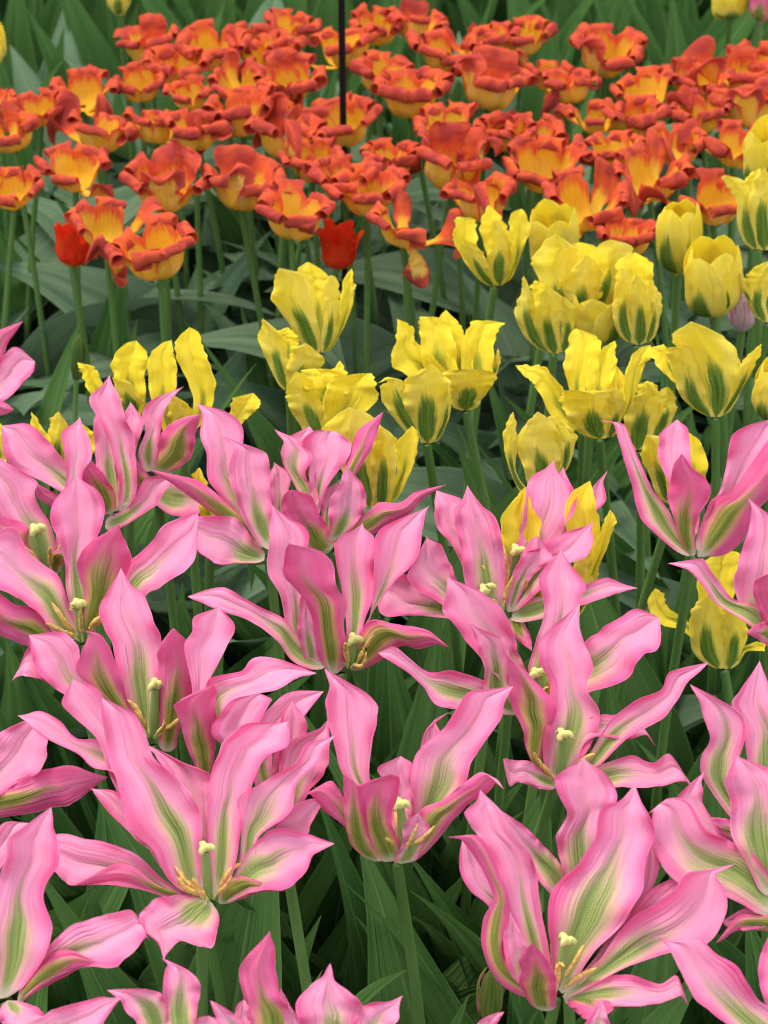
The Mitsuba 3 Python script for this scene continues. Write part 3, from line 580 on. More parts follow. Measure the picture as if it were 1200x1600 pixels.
YELLOW = '''
F 502 553 .42 | yellow tulip with dark green bases standing highest left of centre
o:z-60 486 552 503 552, 462 527 502 525, 438 490 496 490, 425 465 484 455, 430 435 472 430, 436 419 436 419
i:z30 485 545 510 545, 475 490 522 490, 460 442 524 450, 465 421 510 428, 482 409 482 409
o:z-40 499 552 514 548, 500 520 529 515, 506 480 531 480, 505 450 529 445, 512 434 523 432, 517 430 517 430
i:z0 505 550 516 548, 525 520 541 505, 530 480 554 460, 537 440 553 440, 550 419 550 419
F 452 611 .42 | yellow tulip directly under the highest left one, partly covered by it
o:z-20 440 610 456 608, 414 560 453 575, 405 530 453 545, 408 510 440 525, 410 497 410 497
o:z-50 446 610 466 606, 445 575 503 577, 455 550 506 560, 478 536 478 536
i:z20 440 560 460 560, 430 525 466 530, 450 511 450 511
F 517 700 .41 | big ruffled yellow tulip in the centre with frilled petal rims
o:z-30 482 685 517 692, 455 645 512 645, 446 620 502 615, 455 595 482 590, 462 580 462 580
i:z-10 500 690 532 690, 504 640 572 645, 509 610 591 615, 525 594 587 600, 581 583 581 583
i:z20 500 640 522 640, 470 600 547 600, 470 580 527 580, 490 576 490 576
i:z30 520 640 540 640, 515 592 546 597, 531 563 531 563
F 592 792 .42 | yellow tulip just below the big ruffled one, sunk among pink petals
o:z-40 560 792 594 792, 530 730 592 732, 504 680 592 672, 524 650 577 648, 545 636 545 636
o:z-60 578 792 614 787, 578 740 619 740, 580 690 619 690, 596 666 596 666
i:z0 603 787 619 782, 617 740 642 742, 617 700 655 695, 644 665 644 665
F 728 642 .42 | ragged yellow tulip in the middle with petals flung wide like a star
o:z-60 711 641 744 640, 693 602 769 600, 697 580 773 582, 735 576 735 576
i:z0 690 602 706 597, 630 587 682 560, 611 560 652 535, 620 530 646 515, 620 498 620 498
i:z20 700 612 727 612, 660 570 717 570, 654 520 707 520, 655 500 692 500, 656 496 656 496
i:z40 710 600 740 600, 690 530 732 530, 685 500 712 500, 697 484 697 484
i:z20 725 622 757 617, 719 570 772 577, 724 530 774 537, 735 509 777 520, 790 505 790 505
o:z0 755 612 767 607, 767 580 781 570, 778 544 778 544
F 667 693 .42 | plump closed yellow tulip in the centre with a thin green stripe down its front
o:z-70 653 692 682 692, 634 660 699 655, 629 620 703 615, 640 590 696 590, 660 580 682 575, 672 568 672 568
o:z-40 648 690 665 692, 612 650 660 662, 592 605 642 610, 605 594 632 598, 589 599 589 599
i:z0 640 640 690 640, 632 600 694 600, 650 582 680 582, 660 576 660 576
o:z-30 675 692 686 688, 690 650 706 640, 694 600 703 605, 698 588 698 588
F 772 447 .42 | yellow tulip with two dark green blotches, standing clear right under the orange block
i:z-10 755 444 778 446, 722 405 765 420, 708 370 746 385, 711 345 742 345, 714 339 714 339
o:z-60 758 446 780 447, 732 415 767 427, 719 387 757 397, 719 381 719 381
i:z30 768 445 797 440, 757 400 807 405, 751 360 795 360, 757 335 779 335, 763 320 763 320
o:z-50 769 447 792 444, 759 415 800 410, 765 370 797 375, 772 343 772 343
i:z-10 783 444 800 437, 798 412 818 390, 795 352 828 355, 798 334 823 335, 815 326 815 326
C 868 425 76 90 .41 .35 | yellow tulip half hidden behind a larger yellow one at the foot of the orange block
F 907 506 .42 | large yellow tulip with a heart-shaped pair of broad petals and green ovals at their base
o:z-40 888 503 909 505, 860 470 902 480, 833 420 898 430, 831 400 906 400, 855 374 896 385, 870 366 870 366
o:z-60 888 505 924 504, 883 470 934 470, 888 430 942 430, 905 410 932 410, 915 398 915 398
o:z-30 913 505 937 500, 923 460 967 450, 924 410 987 400, 935 384 988 385, 955 374 955 374
i:z30 880 470 940 470, 870 420 945 420, 890 385 930 385, 905 378 905 378
F 865 552 .41 | yellow tulip with dark green stripes squeezed below the heart-shaped one
o:z-30 848 549 866 551, 814 520 852 527, 805 485 842 490, 815 445 832 460, 818 430 818 430
o:z-60 853 552 880 552, 836 510 877 510, 839 470 882 470, 855 448 855 448
o:z-40 872 552 887 548, 875 520 899 515, 874 480 897 480, 880 463 880 463
i:z20 830 500 872 500, 829 450 862 450, 836 438 836 438
F 995 539 .42 | pale yellow half-closed tulip with wide green bands, right of the heart-shaped one
o:z-40 973 532 997 539, 957 500 992 507, 957 460 992 460, 965 430 987 435, 972 418 972 418
o:z-60 985 539 1012 537, 985 500 1017 500, 983 455 1012 455, 996 428 996 428
o:z-30 1002 538 1021 531, 1010 500 1034 495, 1008 455 1029 455, 1015 438 1015 438
i:z20 960 500 1020 500, 962 430 1022 430, 970 405 1010 405, 992 394 992 394
C 932 530 80 80 .41 .4 | yellow tulip mostly hidden between the heart-shaped one and a green-banded one
C 1058 425 70 95 .42 .15 | closed egg-shaped yellow tulip flushed green, directly below the orange block
C 1113 491 88 100 .42 .3 | rounded pale yellow tulip near the right edge with a small curled petal at its left
F 1185 390 .44 | tall yellow tulip at the right edge reaching into the orange block
o:z-40 1168 388 1192 390, 1150 350 1186 355, 1148 310 1175 305, 1130 278 1158 280, 1131 276 1131 276
o:z-60 1178 391 1210 390, 1168 350 1215 350, 1172 300 1215 305, 1195 262 1195 262
i:z20 1165 340 1185 340, 1158 290 1190 290, 1188 262 1188 262
C 1192 300 68 90 .44 .4 | topmost yellow tulip, cut by the right edge among the orange ones
F 1200 505 .42 | deep yellow tulip cut by the right edge just above a whitish pink bud
o:z-40 1185 500 1205 505, 1165 470 1200 470, 1172 425 1215 430, 1190 412 1215 412, 1200 408 1200 408
o:z-40 1180 480 1190 490, 1156 450 1172 460, 1155 430 1160 428, 1157 424 1157 424
F 937 686 .42 | wide open yellow tulip right of centre with long pointed side petals
o:z-70 920 685 955 685, 890 663 965 660, 878 632 974 635, 879 610 972 612, 928 616 928 616
o:z-60 943 684 962 681, 950 650 977 640, 947 615 975 615, 962 605 962 605
i:z40 905 650 927 650, 885 600 917 610, 879 565 937 570, 887 540 937 540, 890 524 932 527, 900 513 900 513
i:z30 925 650 947 650, 914 605 957 600, 914 570 963 575, 930 553 963 555, 961 532 961 532
i:z-10 903 674 920 655, 860 650 885 613, 837 611 877 600, 834 598 850 574, 822 589 830 571, 805 571 805 571
i:z-10 953 672 967 662, 974 642 992 620, 974 590 1007 570, 985 559 1017 560, 1000 544 1019 548, 1016 539 1016 539
i:z10 948 662 970 655, 953 610 982 610, 955 578 977 590, 960 568 960 568
F 842 780 .41 | yellow tulip right of centre drooping half behind pink petals, dark green at the base
o:z-50 833 778 872 772, 813 720 877 715, 809 680 872 680, 825 660 862 660, 840 643 840 643
o:z-20 815 775 830 768, 791 722 807 732, 787 680 809 690, 802 643 802 643
o:z-20 868 745 885 737, 871 702 902 685, 850 660 892 670, 868 648 868 648
F 1000 705 .40 | yellow tulip tucked behind the wide open one on the right, green at its base
o:z-40 980 703 1012 702, 973 650 1032 650, 983 625 1032 625, 1000 614 1030 612, 1012 598 1012 598
o:z-10 1010 690 1037 677, 1024 645 1057 642, 1028 615 1052 615, 1043 604 1043 604
i:z20 1000 620 1027 620, 994 605 1027 605, 1012 595 1012 595
F 1118 652 .42 | large yellow tulip on the right with a petal flicked out to its right
o:z-50 1098 648 1120 652, 1058 612 1107 622, 1044 562 1102 572, 1042 548 1090 545, 1045 544 1045 544
o:z-70 1103 652 1134 651, 1083 600 1157 612, 1063 550 1159 567, 1055 529 1142 535, 1080 502 1080 502
o:z-40 1123 651 1137 645, 1146 612 1167 596, 1157 572 1182 565, 1190 537 1190 537
i:z20 1062 602 1067 590, 1034 582 1052 555, 1019 562 1042 540, 1014 544 1014 544
F 1052 790 .41 | yellow tulip seen between the petals of the upper right pink one
o:z-40 1033 785 1062 788, 1004 722 1047 722, 1002 700 1042 690, 1011 679 1011 679
i:z0 1043 780 1085 775, 1040 710 1107 727, 1048 690 1097 695, 1072 673 1072 673
F 870 985 .40 | yellow tulip almost buried behind the pink ones right of centre, scraps of it showing
i:z0 838 960 862 960, 798 880 842 870, 784 820 842 810, 798 790 832 790, 820 761 820 761
i:z0 880 970 912 955, 898 900 937 890, 884 830 937 820, 890 780 932 790, 922 751 922 751
o:z-20 885 970 907 962, 899 930 930 915, 899 880 930 880, 915 866 915 866
i:z-30 903 935 915 928, 923 882 942 875, 930 850 957 832, 945 813 963 812, 953 796 953 796
F 1132 1046 .33 | lowest yellow tulip on the right, a cup with a green blaze
o:z-50 1108 1042 1137 1046, 1079 1012 1132 1012, 1076 970 1132 970, 1085 945 1127 950, 1108 930 1108 930
o:z-40 1126 1047 1152 1042, 1128 1005 1167 1002, 1126 960 1162 965, 1142 943 1142 943
i:z30 1100 970 1142 970, 1089 920 1152 915, 1099 880 1157 870, 1130 856 1130 856
i:z0 1085 1002 1090 985, 1063 986 1067 963, 1035 978 1045 950, 1011 946 1037 930, 1024 919 1024 919
i:z-10 1150 1020 1155 1037, 1165 1007 1170 1019, 1185 1002 1192 1019, 1220 1025 1220 1025
F 200 660 .42 | yellow tulip on the left with a notched petal stretched to its left
i:z0 178 655 195 645, 138 612 167 605, 128 586 152 580, 121 566 121 566
i:z20 188 657 217 657, 179 610 230 612, 172 570 228 575, 185 544 230 555, 213 532 213 532
o:z-40 183 660 232 655, 174 620 230 632, 180 600 202 600, 175 590 175 590
F 285 690 .42 | yellow tulip on the left whose folded petals stand like a hood beside the notched one
i:z10 260 684 282 677, 238 630 277 620, 231 570 277 570, 244 544 272 550, 268 531 268 531
i:z20 285 684 307 672, 300 620 337 622, 275 560 332 580, 274 535 317 540, 280 526 314 525, 296 511 296 511
o:z-30 258 690 302 682, 263 640 302 640, 270 618 270 618
i:z0 330 695 345 692, 356 650 382 660, 364 625 406 635, 396 614 396 614
F 92 740 .41 | small yellow tulip peeping between pink petals at the left
i:z0 60 735 82 735, 49 680 77 680, 49 660 62 660, 49 643 49 643
o:z-20 75 735 107 735, 74 680 107 690, 80 655 107 670, 92 643 92 643
i:z0 105 725 140 715, 104 680 149 680, 120 658 120 658
F -5 760 .41 | scrap of a yellow tulip at the left edge among pink petals
o:z0 -20 755 5 755, -20 700 15 705, -5 668 12 690, 2 662 2 662
F 328 850 .41 | tiny scrap of a yellow tulip between the two pink tulips left of centre
i:z0 318 845 345 845, 308 790 340 790, 302 750 326 760, 312 730 312 730
C 1205 655 70 80 .42 .35 | yellow tulip cut by the right edge beside the large yellow one
'''

# orange tulips: x, bottom y of the bowl, width in pixels, kind (r rolled, f flared, s straps), row
ORANGE = '''
22 232 90 r 2|65 192 80 r 2|22 318 95 r 3|118 290 100 r 3|258 323 130 f 3|155 234 105 r 2|243 221 85 r 2|305 231 100 r 2|130 167 95 r 1|222 152 80 r 1
277 134 100 r 1|332 104 105 r 0|400 94 90 r 0|452 66 80 r 0|545 101 105 r 0|375 152 85 r 1|455 152 105 f 1|380 210 115 r 2|298 167 70 r 1|445 244 115 s 2
542 224 115 r 2|375 322 120 f 3|455 368 122 r 4|490 277 95 r 3|165 380 105 h 4|250 429 130 r 4|235 96 95 f 0|-12 182 75 r 1|575 330 115 r 3|592 142 95 r 1
640 180 115 r 1|648 62 85 f 0|697 105 105 r 0|760 167 120 f 1|818 84 95 f 0|765 92 90 r 0|857 138 75 r 1|890 158 85 r 1|945 112 110 f 0|930 203 75 s 2
1080 152 95 f 1|1155 145 112 r 1|995 209 95 r 2|1060 252 95 r 2|1145 254 100 s 2|1100 202 95 r 2|1172 197 105 f 1|705 292 140 f 3|755 337 110 s 4|845 288 120 r 3
910 352 130 s 4|1015 307 115 s 3|1115 342 110 r 4|982 395 95 r 4|632 380 112 h 4|610 272 95 r 3|700 226 105 r 2|830 236 90 r 2|790 232 90 r 2|1010 166 95 r 1
590 64 80 r 0|480 200 85 r 2|430 110 90 r 0|960 262 90 r 3|1195 120 90 r 0|538 308 100 r 3
'''

# ------------------------------------------------------------------ ground
gx, gy = np.meshgrid(np.r_[-200, -20, -4, np.linspace(-1.6, 1.6, 90), 4, 20, 200], np.r_[-60, -5, np.linspace(0.2, 5.5, 140), 12, 60, 300], indexing='ij')
gz = 0.03 * (meshkit.fbm(np.stack([gx * 9, gy * 9, 0 * gx], -1), 4) - 0.5) * (np.abs(gx) < 2) * (gy < 6) * (gy > 0)
gv = np.stack([gx, gy, gz], -1)
scene['ground'] = mikit.ply((gv.reshape(-1, 3), grid_faces(*gx.shape)[:, ::-1]), 'soil', smooth=True)
labels['ground'] = {'label': 'dark bare soil of the flower bed under the leaves', 'category': 'soil', 'kind': 'structure'}


# ------------------------------------------------------------------ leaves: shared meshes
def leaf_mesh(rng, length, width, a0, a1, twist, wave, variant, bsdf, ns=26, nt=9):
    s = np.linspace(0, 1, ns)
    ang = np.radians(a0 + (a1 - a0) * s ** 1.6)
    ds = length / (ns - 1)
    x = np.r_[0, np.cumsum(np.sin(ang[:-1]) * ds)]
    z = np.r_[0, np.cumsum(np.cos(ang[:-1]) * ds)]
    w = width / 2 * np.clip(0.42 + 0.9 * np.sin(np.pi * np.clip(s, 0, 1) ** 0.8) ** 0.9, 0, 1.15) * np.clip((1 - s) / 0.45, 0, 1) ** 0.75
    t = np.linspace(-1, 1, nt)
    tang = np.stack([np.sin(ang), 0 * s, np.cos(ang)], 1)
    nrm = np.stack([-np.cos(ang), 0 * s, np.sin(ang)], 1)      # upper side
    side = np.array([0, 1.0, 0])
    P = np.zeros((ns, nt, 3))
    chan = np.radians(70 * (1 - s) ** 1.3 + 18)
    ph, k = rng.uniform(0, 6.28), rng.uniform(1.2, 2.2)
    for j, tj in enumerate(t):
        tw = twist * s ** 1.5
        sd = side[None] * np.cos(tw)[:, None] + nrm * np.sin(tw)[:, None]
        nn = nrm * np.cos(tw)[:, None] - side[None] * np.sin(tw)[:, None]
        lat = w * np.sin(chan * tj) / np.sin(np.minimum(chan, 1.57))
        lift = w * (1 - np.cos(chan * abs(tj))) / np.sin(chan) + w * wave * tj ** 2 * np.sin(6.28 * k * s + ph + (1.9 if tj > 0 else 0))
        P[:, j] = np.stack([x, 0 * s, z], 1) + sd * lat[:, None] + nn * lift[:, None]
    v = P.reshape(-1, 3)
    tt, ss = np.meshgrid(t, s, indexing='xy')
    return mikit.ply((v, grid_faces(ns, nt)), bsdf, smooth=True, uv=np.stack([tt.ravel() * 0.98 + 4 * variant, ss.ravel() * 0.99], 1))


LR = np.random.default_rng(11)
UPRIGHT = [leaf_mesh(LR, LR.uniform(.27, .38), LR.uniform(.046, .072), LR.uniform(3, 9), LR.uniform(15, 60), LR.uniform(-.8, .8), LR.uniform(.1, .3), i, 'leaf_dark') for i in range(14)]
ARCHING = [leaf_mesh(LR, LR.uniform(.31, .42), LR.uniform(.058, .092), LR.uniform(4, 14), LR.uniform(60, 135), LR.uniform(-.6, .6), LR.uniform(.1, .3), i, 'leaf_grey') for i in range(14)]
TALL = [leaf_mesh(LR, LR.uniform(.30, .42), LR.uniform(.04, .06), LR.uniform(3, 8), LR.uniform(12, 55), LR.uniform(-.8, .8), LR.uniform(.1, .25), i, 'leaf_dark') for i in range(10)]


def place_leaf(parent, kit, foot, az, rng, scale=1.0, z0=0.0):
    m = T().translate([float(foot[0]), float(foot[1]), float(z0)]).rotate([0, 0, 1], math.degrees(az)).scale(float(scale)).translate([0.004, 0, 0])
    part(parent, 'leaf', {**kit[int(rng.integers(len(kit)))], 'to_world': m})


def add_leaves(parent, kit, foot, rng, n, scale=1.0):
    a = rng.uniform(0, 6.28)
    for i in range(n):
        place_leaf(parent, kit, foot, a + i * 6.28 / n + rng.normal(0, .35), rng, scale * rng.uniform(.82, 1.08), rng.uniform(0, .03))


FEET = []


# ------------------------------------------------------------------ traced tulips
def build_pistil(key, base_px, top_px, d0, rng, stamens=6):
    dz = -0.45 * math.dist(base_px, top_px)
    A = EYE + ray(*base_px) * d0
    B = EYE + ray(*top_px) * d0 * (1 + dz / FPX)
    ax = (B - A) / np.linalg.norm(B - A)
    u = np.linspace(0, 1, 8)[:, None]
    S = d0 / FPX
    pk = part(key, 'pistil', mikit.ply(tube(A * (1 - u) + B * u, np.array([5.2, 6.4, 7.2, 7.4, 7.2, 6.6, 6.2, 5.6]) * S * 1.1, 10), 'style_green', smooth=30))
    e1 = np.cross(ax, [1.0, 0.2, 0]); e1 /= np.linalg.norm(e1)
    e2 = np.cross(ax, e1)
    lobes = []
    for i in range(3):
        a = i * 2.094 + rng.uniform(0, .5)
        o = e1 * math.cos(a) + e2 * math.sin(a)
        w = np.linspace(0, 1, 9)[:, None]
        pts = B + ax * S * (2 + 7 * np.sin(w * 2.6)) + o * S * 15 * w - ax * S * 12 * np.clip(w - .6, 0, 1)
        pts = pts + rng.normal(0, .5, pts.shape) * S
        lobes.append(trimesh.Trimesh(*tube(pts, np.array([5, 6.2, 6.4, 6, 5.4, 5, 5, 4.6, 2.5]) * S * 1.02, 8), process=False))
    part(pk, 'stigma', mikit.ply(trimesh.util.concatenate(lobes), 'stigma_cream', smooth=True))
    for i in range(stamens):
        a = i * 6.283 / stamens + rng.uniform(-.3, .3)
        o = e1 * math.cos(a) + e2 * math.sin(a)
        p0 = A + o * S * 8
        lean = rng.uniform(.35, .85)
        dirn = ax + o * lean + rng.normal(0, .12, 3)
        dirn /= np.linalg.norm(dirn)
        fl = rng.uniform(14, 24) * S
        sk = part(key, 'stamen', mikit.ply(tube(np.array([p0, p0 + dirn * fl * .5, p0 + dirn * fl]), np.array([2.6, 2.2, 1.2]) * S, 6), 'stigma_cream', smooth=True))
        q0 = p0 + dirn * fl * .85
        w = np.linspace(0, 1, 10)[:, None]
        bend = rng.normal(0, 5, 3) * S
        al = rng.uniform(40, 62) * S
        pts = q0 + dirn * al * w + bend * np.sin(np.pi * w) + o * S * 8 * w ** 2
        rr = np.array([2.5, 4.6, 5.2, 5.0, 5.3, 4.8, 5.0, 4.4, 3.4, 1.2]) * S * .8 * rng.uniform(.8, 1.15)
        tv, tf = tube(pts, rr, 7)
        tv = tv + (meshkit.noise(tv * 900)[:, None] - .5) * 2.2 * S
        part(sk, 'anther', mikit.ply((tv, tf), 'anther_gold', smooth=True))


def parse_opts(h):
    face, o = h[0], {}
    for tok in h[1:].split(':'):
        if tok:
            c, v = tok[0], float(tok[1:])
            o[c] = v
    return face, o


def build_traced(text, name, cat, bsdf, group, seed, ragged, kit, nleaf, leaf_scale, stem_r):
    rng = np.random.default_rng(seed)
    state = None

    def finish():
        if state:
            top = state['base']
            f = stem(state['key'], top + np.array([0, 0, -0.001]), rng, stem_r)
            FEET.append(f)
            add_leaves(state['key'], kit, f, rng, nleaf, leaf_scale)

    for line in text.strip().split('\n'):
        if line.startswith('F '):
            finish()
            head, label = line.split('|')
            _, x, y, h = head.split()
            x, y, h = float(x), float(y), float(h)
            d0 = depth_at(x, y, h)
            key = thing(name, label.strip(), cat, group)
            state = {'key': key, 'base': EYE + ray(x, y) * d0, 'd0': d0}
        elif line.startswith('C '):
            finish()
            state = None
            head, label = line.split('|')
            x, y, w, hh, h, opening = map(float, head.split()[1:])
            d0 = depth_at(x, y, h)
            key = thing(name, label.strip(), cat, group)
            base = EYE + ray(x, y) * d0
            cup_flower(key, base, w * d0 / FPX, hh * d0 / FPX / 0.9, opening, bsdf, rng, ragged=0.0016)
            f = stem(key, base + np.array([0, 0, 0.004]), rng, stem_r)
            FEET.append(f)
            add_leaves(key, kit, f, rng, nleaf, leaf_scale)
        elif line[0] == 'P':
            b = list(map(float, line.split()[1:]))
            build_pistil(state['key'], b[:2], b[2:], state['d0'], rng)
        elif line[0] == 'S':
            pass
        else:
            head, body = line.split(' ', 1)
            face, o = parse_opts(head)
            rows = [list(map(float, r.split())) for r in body.split(',')]
            sh = traced_petal(rows, face, o.get('z', 0), 0.0, o.get('l', 46), o.get('r', 46), o.get('m', 0.5), state['d0'], bsdf, rng, ragged=ragged, spike=name == 'pink_tulip', d_off=o.get('d', 0))
            if sh:
                part(state['key'], 'petal', sh)
    finish()


# ------------------------------------------------------------------ petals built round an axis
def axis_petal(profile, width, az, base, tilt, rng, bsdf, ns=30, nt=13, flat=0.6, ragged=0.0, rr=1.0, thick=0.0004):
    """profile: (angles in degrees from the outward horizontal, length); width(s) half width in metres."""
    angf, length = profile
    s = np.linspace(0, 1, ns)
    ang = np.radians(angf(s))
    ds = length / (ns - 1)
    r = 0.0025 + np.r_[0, np.cumsum(np.cos(ang[:-1]) * ds)]
    z = np.r_[0, np.cumsum(np.sin(ang[:-1]) * ds)]
    w = width(s)
    t = np.linspace(-1, 1, nt)
    t = np.sign(t) * np.abs(t) ** 0.9
    P = np.zeros((ns, nt, 3))
    curve = np.clip(1 - (s - flat) / 0.12, 0, 1)
    late = np.clip(s - flat, 0, 1)
    sk, bk = rng.normal(0, 90), rng.normal(0, 110)
    env = np.clip((1 - s) * 6, 0, 1)
    ph = rng.uniform(0, 6.28)
    jl, jr = smooth1(ns, 8, rng), smooth1(ns, 8, rng)
    for j, tj in enumerate(t):
        aj = ang + np.radians(sk * tj + bk * (tj * tj - .4)) * late if flat < 1 else ang
        r = 0.0025 + np.r_[0, np.cumsum(np.cos(aj[:-1]) * ds)]
        z = np.r_[0, np.cumsum(np.sin(aj[:-1]) * ds)]
        rad = np.maximum(r, 0.006)
        x = tj * w * (1 + 0.06 * env * (jl if tj < 0 else jr))
        if ragged:
            x = x + np.sign(tj) * ragged * abs(tj) ** 3 * smooth1(ns, 14, np.random.default_rng(int(ph * 1000) + (tj > 0))) * np.clip((s - .35) * 3, 0, 1) * env
        phi = np.clip(x / rad, -1.9, 1.9) * curve
        rx = np.where(curve > 0, rad * np.cos(phi) * curve + r * (1 - curve), r)
        ty = rad * np.sin(phi) * curve + x * (1 - curve)
        rx = rx - rad * curve + r * curve
        wv = 0.10 * w * tj ** 2 * np.sin(9 * s + ph + 2 * (tj > 0)) * env
        if flat < 1:
            cr = (meshkit.noise(np.stack([x * 260 + ph * 50, s * 22 + ph * 9, 0 * s], 1)) - .5) * .0017 * np.clip(late * 5, 0, 1)
            rx, z = rx + cr, z + .8 * cr
        P[:, j] = np.stack([rx + wv, ty, z + 0.04 * w * np.sin(5 * tj + ph)], 1)
    ca, sa = math.cos(az), math.sin(az)
    Q = np.stack([P[..., 0] * ca - P[..., 1] * sa, P[..., 0] * sa + P[..., 1] * ca, P[..., 2]], -1)
    Q = Q @ tilt.T + base
    inner = tilt @ np.array([-ca, -sa, 0.6])
    return two_layers(Q, inner, t, s, int(rng.integers(0, 40)), bsdf, thick=thick)


def tilt_matrix(rng, amount):
    a, b = rng.normal(0, amount, 2)
    ca, sa, cb, sb = math.cos(a), math.sin(a), math.cos(b), math.sin(b)
    return np.array([[1, 0, 0], [0, ca, -sa], [0, sa, ca]]) @ np.array([[cb, 0, sb], [0, 1, 0], [-sb, 0, cb]])


def spline_angles(knots):
    xs, ys = np.array(knots, float).T
    return lambda s: np.interp(s, xs, ys)


def cup_flower(key, base, width, height, opening, bsdf, rng, ragged=0.0, n=6, wm=1.0):
    R = width / 2
    tilt = tilt_matrix(rng, 0.06)
    yaw = rng.uniform(0, 6.28)
    for i in range(n):
        lay = i % 2
        h = height * rng.uniform(.95, 1.06)
        L = h * 1.22
        a_end = 128 - 75 * opening + rng.normal(0, 5)
        prof = spline_angles([(0, 12), (.18, 38), (.4, 84), (.7, 100 - 20 * opening), (1, a_end)])
        wid = R * wm * (0.98 if lay else 0.90)
        for _ in range(1):
            ss_ = np.linspace(0, 1, 60)
            lo, hi = 0.05, 1.6
            for _i in range(24):
                mm = (lo + hi) / 2
                aa = prof(ss_)
                aa = np.where(aa < 90, 90 - (90 - aa) * mm, aa)
                if 0.0025 + np.max(np.cumsum(np.cos(np.radians(aa))) * L / 59) > R * (1.0 if lay else .93):
                    hi = mm
                else:
                    lo = mm
        prof = lambda q, pr=prof, mm=mm: np.where(pr(q) < 90, 90 - (90 - pr(q)) * mm, pr(q))
        axis = lambda s, wid=wid: wid * np.clip(0.22 + 1.1 * np.sin(np.pi * np.clip(s * .62 + .08, 0, 1)) ** 1.1, 0, 1.05) * np.clip((1 - s) / .30, 0, 1) ** .6
        part(key, 'petal', axis_petal((prof, L * (1.0 if lay else .96)), axis, yaw + i * 1.0472, base, tilt, rng, bsdf, flat=2.0, ragged=ragged))


def orange_flower(key, base, width, kind, rng, mat='petal_orange'):
    k = width / 0.070
    tilt = tilt_matrix(rng, 0.10)
    yaw = rng.uniform(0, 6.28)
    for i in range(6):
        inner_ring = i % 2
        u = rng.uniform()
        kinds = 'r'
        if kind == 'f' and u < .34 or kind == 'r' and u < .08:
            kinds = 'f'
        if kind == 's' and i in (1, 4) or kind == 'r' and u < .10:
            kinds = 's'
        if kind == 'h' and i in (1, 5):
            kinds = 's'
        az = yaw + i * 1.0472 + rng.normal(0, .1)
        if kind == 'h' and i == 0:
            kinds, az = 'h', -1.0
        flat = .50
        lean = rng.normal(0, 8) - 4 * inner_ring
        wob = rng.uniform(.85, 1.12)
        if kinds == 'r':
            L = 0.079 * k * rng.uniform(.94, 1.07)
            s1 = rng.uniform(.51, .60)
            prof = spline_angles([(0, 0), (.10, 18), (.26, 66), (.36, 77 + lean), (s1 - .06, 80 + lean), (s1 + .02, 40), (s1 + .09, -40), (1, rng.uniform(-430, -260))])
            hw = lambda s: 0.0160 * k * wob * np.clip(0.30 + 1.0 * np.clip(s / .28, 0, 1) ** .7, 0, 1.0) * np.clip(1.06 - .18 * s, 0, 1.2) * np.clip((1 - s) / .06, 0, 1) ** .5
        elif kinds == 'f':
            L = 0.066 * k * rng.uniform(.94, 1.07)
            prof = spline_angles([(0, 0), (.12, 18), (.30, 70), (.42, 86), (.7, 88 + lean), (.84, rng.uniform(30, 65)), (1, rng.uniform(-170, -40))])
            hw = lambda s: 0.0185 * k * wob * np.clip(0.30 + 1.0 * np.clip(s / .30, 0, 1) ** .7, 0, 1.0) * np.clip((1 - s) / .16, 0, 1) ** .6
        elif kinds == 'h':
            L = 0.050 * k
            prof = spline_angles([(0, 0), (.2, -20), (.5, -60), (1, -85)])
            flat = .25
            hw = lambda s: 0.0120 * k * np.clip(0.30 + 1.0 * s, 0, 1.05) * np.clip((1 - s) / .3, 0, 1) ** .6
        else:
            L = 0.085 * k
            e = rng.uniform(0, 40)
            prof = spline_angles([(0, 0), (.25, e), (.55, e + 30), (.70, e), (1, rng.uniform(-280, -80))])
            flat = .25
            hw = lambda s: 0.0105 * k * np.clip(0.45 + .8 * s, 0, 1.05) * np.clip((1 - s) / .12, 0, 1) ** .5
        part(key, 'petal', axis_petal((prof, L), hw, az, base, tilt, rng, mat, ns=46, nt=11, flat=flat))


build_traced(PINK, 'pink_tulip', 'tulip', 'petal_pink', 'pink and green tulips in the foreground', 21, 0.0, UPRIGHT, 3, 1.0, 0.0026)
build_traced(YELLOW, 'yellow_tulip', 'tulip', 'petal_yellow', 'yellow and green tulips in the middle', 22, 6.5, UPRIGHT, 3, .95, 0.0026)

# ------------------------------------------------------------------ orange block
rows = {}
for tok in ORANGE.replace('\n', '|').split('|'):
    tok = tok.split()
    if len(tok) == 5 and float(tok[2]) > 5:
        rows.setdefault(int(tok[4]), []).append((float(tok[0]), float(tok[1]), float(tok[2]), tok[3]))
ORD = ['first', 'second', 'third', 'fourth', 'fifth', 'sixth', 'seventh', 'eighth', 'ninth', 'tenth', 'eleventh', 'twelfth', 'thirteenth', 'fourteenth', 'fifteenth',
       'sixteenth', 'seventeenth', 'eighteenth', 'nineteenth', 'twentieth', 'twenty-first', 'twenty-second']
ROWN = ['backmost row', 'second row from the back', 'middle row', 'second row from the front', 'front row']
KINDN = {'r': 'with scrolled rims', 'f': 'with a flaring petal', 's': 'with outflung strap petals', 'h': 'with one petal hanging down'}
rng = np.random.default_rng(5)
for r in sorted(rows):
    for i, (x, y, w, kd) in enumerate(sorted(rows[r])):
        d0 = depth_at(x, y, .40)
        base = EYE + ray(x, y) * d0
        key = thing('orange_tulip', f'orange tulip {KINDN[kd]}, {ORD[i]} from left in the {ROWN[r]}', 'tulip', 'orange and yellow tulips with curled rims')
        orange_flower(key, base, w * d0 / FPX, kd, rng)
        f = stem(key, base + np.array([0, 0, -.001]), rng, 0.0021, .03)
        FEET.append(f)
        add_leaves(key, TALL if r == 0 else ARCHING, f, rng, 3, .8 if r == 0 else .95)

